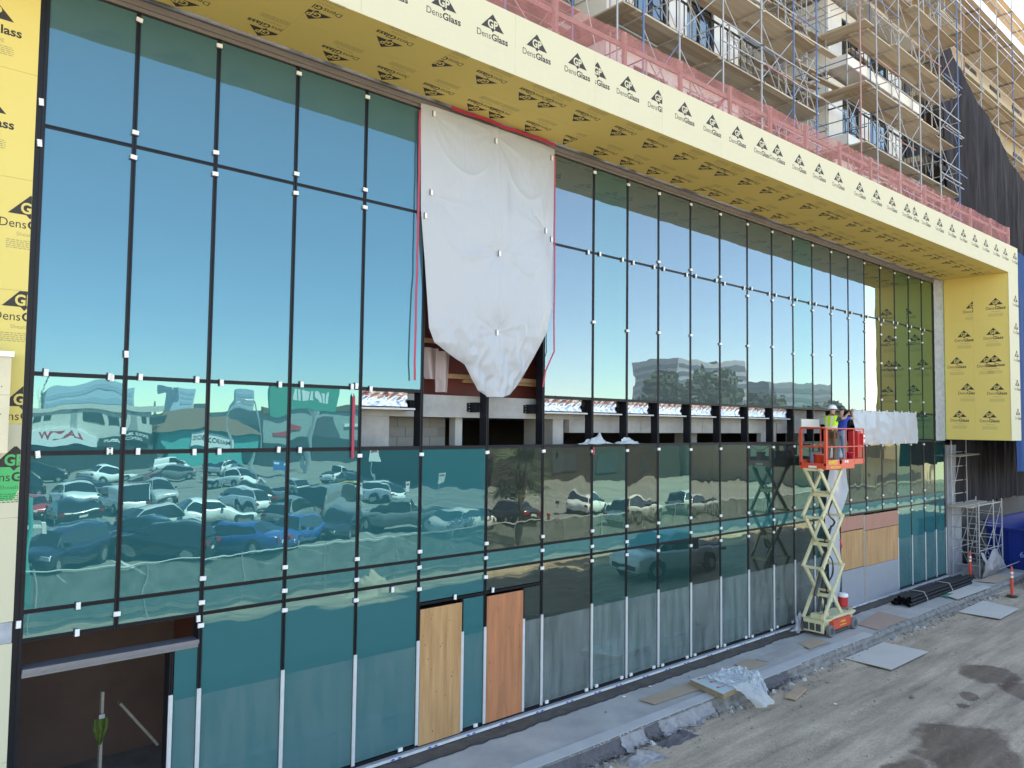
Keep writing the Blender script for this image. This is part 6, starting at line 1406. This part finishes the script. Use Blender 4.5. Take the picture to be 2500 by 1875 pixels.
# ---- far blocks on the skyline
off = mat('office_concrete', (.36, .38, .40), .8); offg = mat('office_glass', (.06, .09, .12), .15, spec=.8)
def tower_block(x, y, wd, dp, h, floors, label, rot=0.0, m=off, g=None):
    t = thing('office_block', (x, y, -.3), label, 'building'); t.rotation_euler = (0, 0, rot); mb = MB(); mb.box(-wd/2, wd/2, -dp/2, dp/2, 0, h)
    o = bpy.data.objects.new('wall', mb.mesh('wall', m)); COL.objects.link(o); o.parent = t
    fh = h/(floors+.7)
    for k in range(floors):
        mb = MB(); z = fh*(k+.5); mb.box(-wd/2+.6, wd/2-.6, -dp/2-.08, dp/2+.08, z, z+fh*.52); mb.box(-wd/2-.08, wd/2+.08, -dp/2+.6, dp/2-.6, z, z+fh*.52)
        o = bpy.data.objects.new('window_band', mb.mesh('window_band', g or offg)); COL.objects.link(o); o.parent = t
    return t
tower_block(193, -125, 30, 18, 25.5, 10, 'banded grey office block beyond the trees', .15)
tower_block(246, -124, 34, 16, 21.0, 7, 'darker glass office block further along the street', .1, mat('office_dark', (.2, .25, .27), .6))
tower_block(56, -230, 20, 18, 15.5, 6, 'far hazy blue office block behind the shop row', .1, mat('hazy_blue', (.36, .47, .58), .8), mat('hazy_glass', (.28, .39, .50), .6))  # distance haze is put into the wall and glass colours
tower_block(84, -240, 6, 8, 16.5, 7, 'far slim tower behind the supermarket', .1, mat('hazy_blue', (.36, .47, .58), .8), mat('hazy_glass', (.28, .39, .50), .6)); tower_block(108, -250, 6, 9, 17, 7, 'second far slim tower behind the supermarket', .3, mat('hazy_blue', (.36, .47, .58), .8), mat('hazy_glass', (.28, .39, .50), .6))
crm = thing('cream_building', (90, -28, -.3), 'long cream building with a brown awning at the street corner', 'building'); cr_ = mat('cream_wall', (.68, .56, .38), .85, var=.2, scale=.4)
mb = MB(); mb.box(82, 135, -50, -24, -.3, 6.2); mb.build('wall', cr_, crm); mb = MB(); mb.box(82, 100, -24, -22.4, 3.0, 4.3); mb.build('awning', mat('awning_brown', (.30, .21, .13), .8), crm); mb = MB(); mb.box(84, 96, -24.02, -23.9, .2, 1.0); mb.build('shop_window', dksh, crm)

bmu = thing('brown_building', (62, -47, -.3), 'dark brown building with a low parapet closing the far side of the car park', 'building'); brw = mat('brown_wall', (.05, .036, .028), .85, var=.6, scale=.35, col2=(.03, .024, .02))
mb = MB(); mb.box(49, 80, -70, -46, -.3, 7.6); mb.build('wall', brw, bmu); mb = MB(); mb.box(48.7, 80.3, -46.3, -45.7, 7.3, 7.9); mb.build('parapet', brw, bmu)
for k in range(4):
    mb = MB(); mb.box(52+6.5*k, 55+6.5*k, -46, -45.9, .6, 2.8); mb.build('window', dksh, bmu)
# site clutter on the street side of the fence
hp = MB(); hp.grid(lambda u, v: (15.5+2.6*(u-.5)+.3*nz(u*4, v*4, 1), -13.2+1.3*(v-.5)+.2*nz(u*4, v*4, 7), -.3+max(.01, 1.5*(0.5-abs(u-.5))*(0.5-abs(v-.5))*4*(.5+.6*abs(nz(u*5, v*5, 3))))), 30, 24); tag(hp.build('tarp_heap', mat('tan_canvas', (.55, .45, .33), .8, var=.4, scale=2), smooth=True), 'heap of tan canvas lying in front of the fence', 'heap')
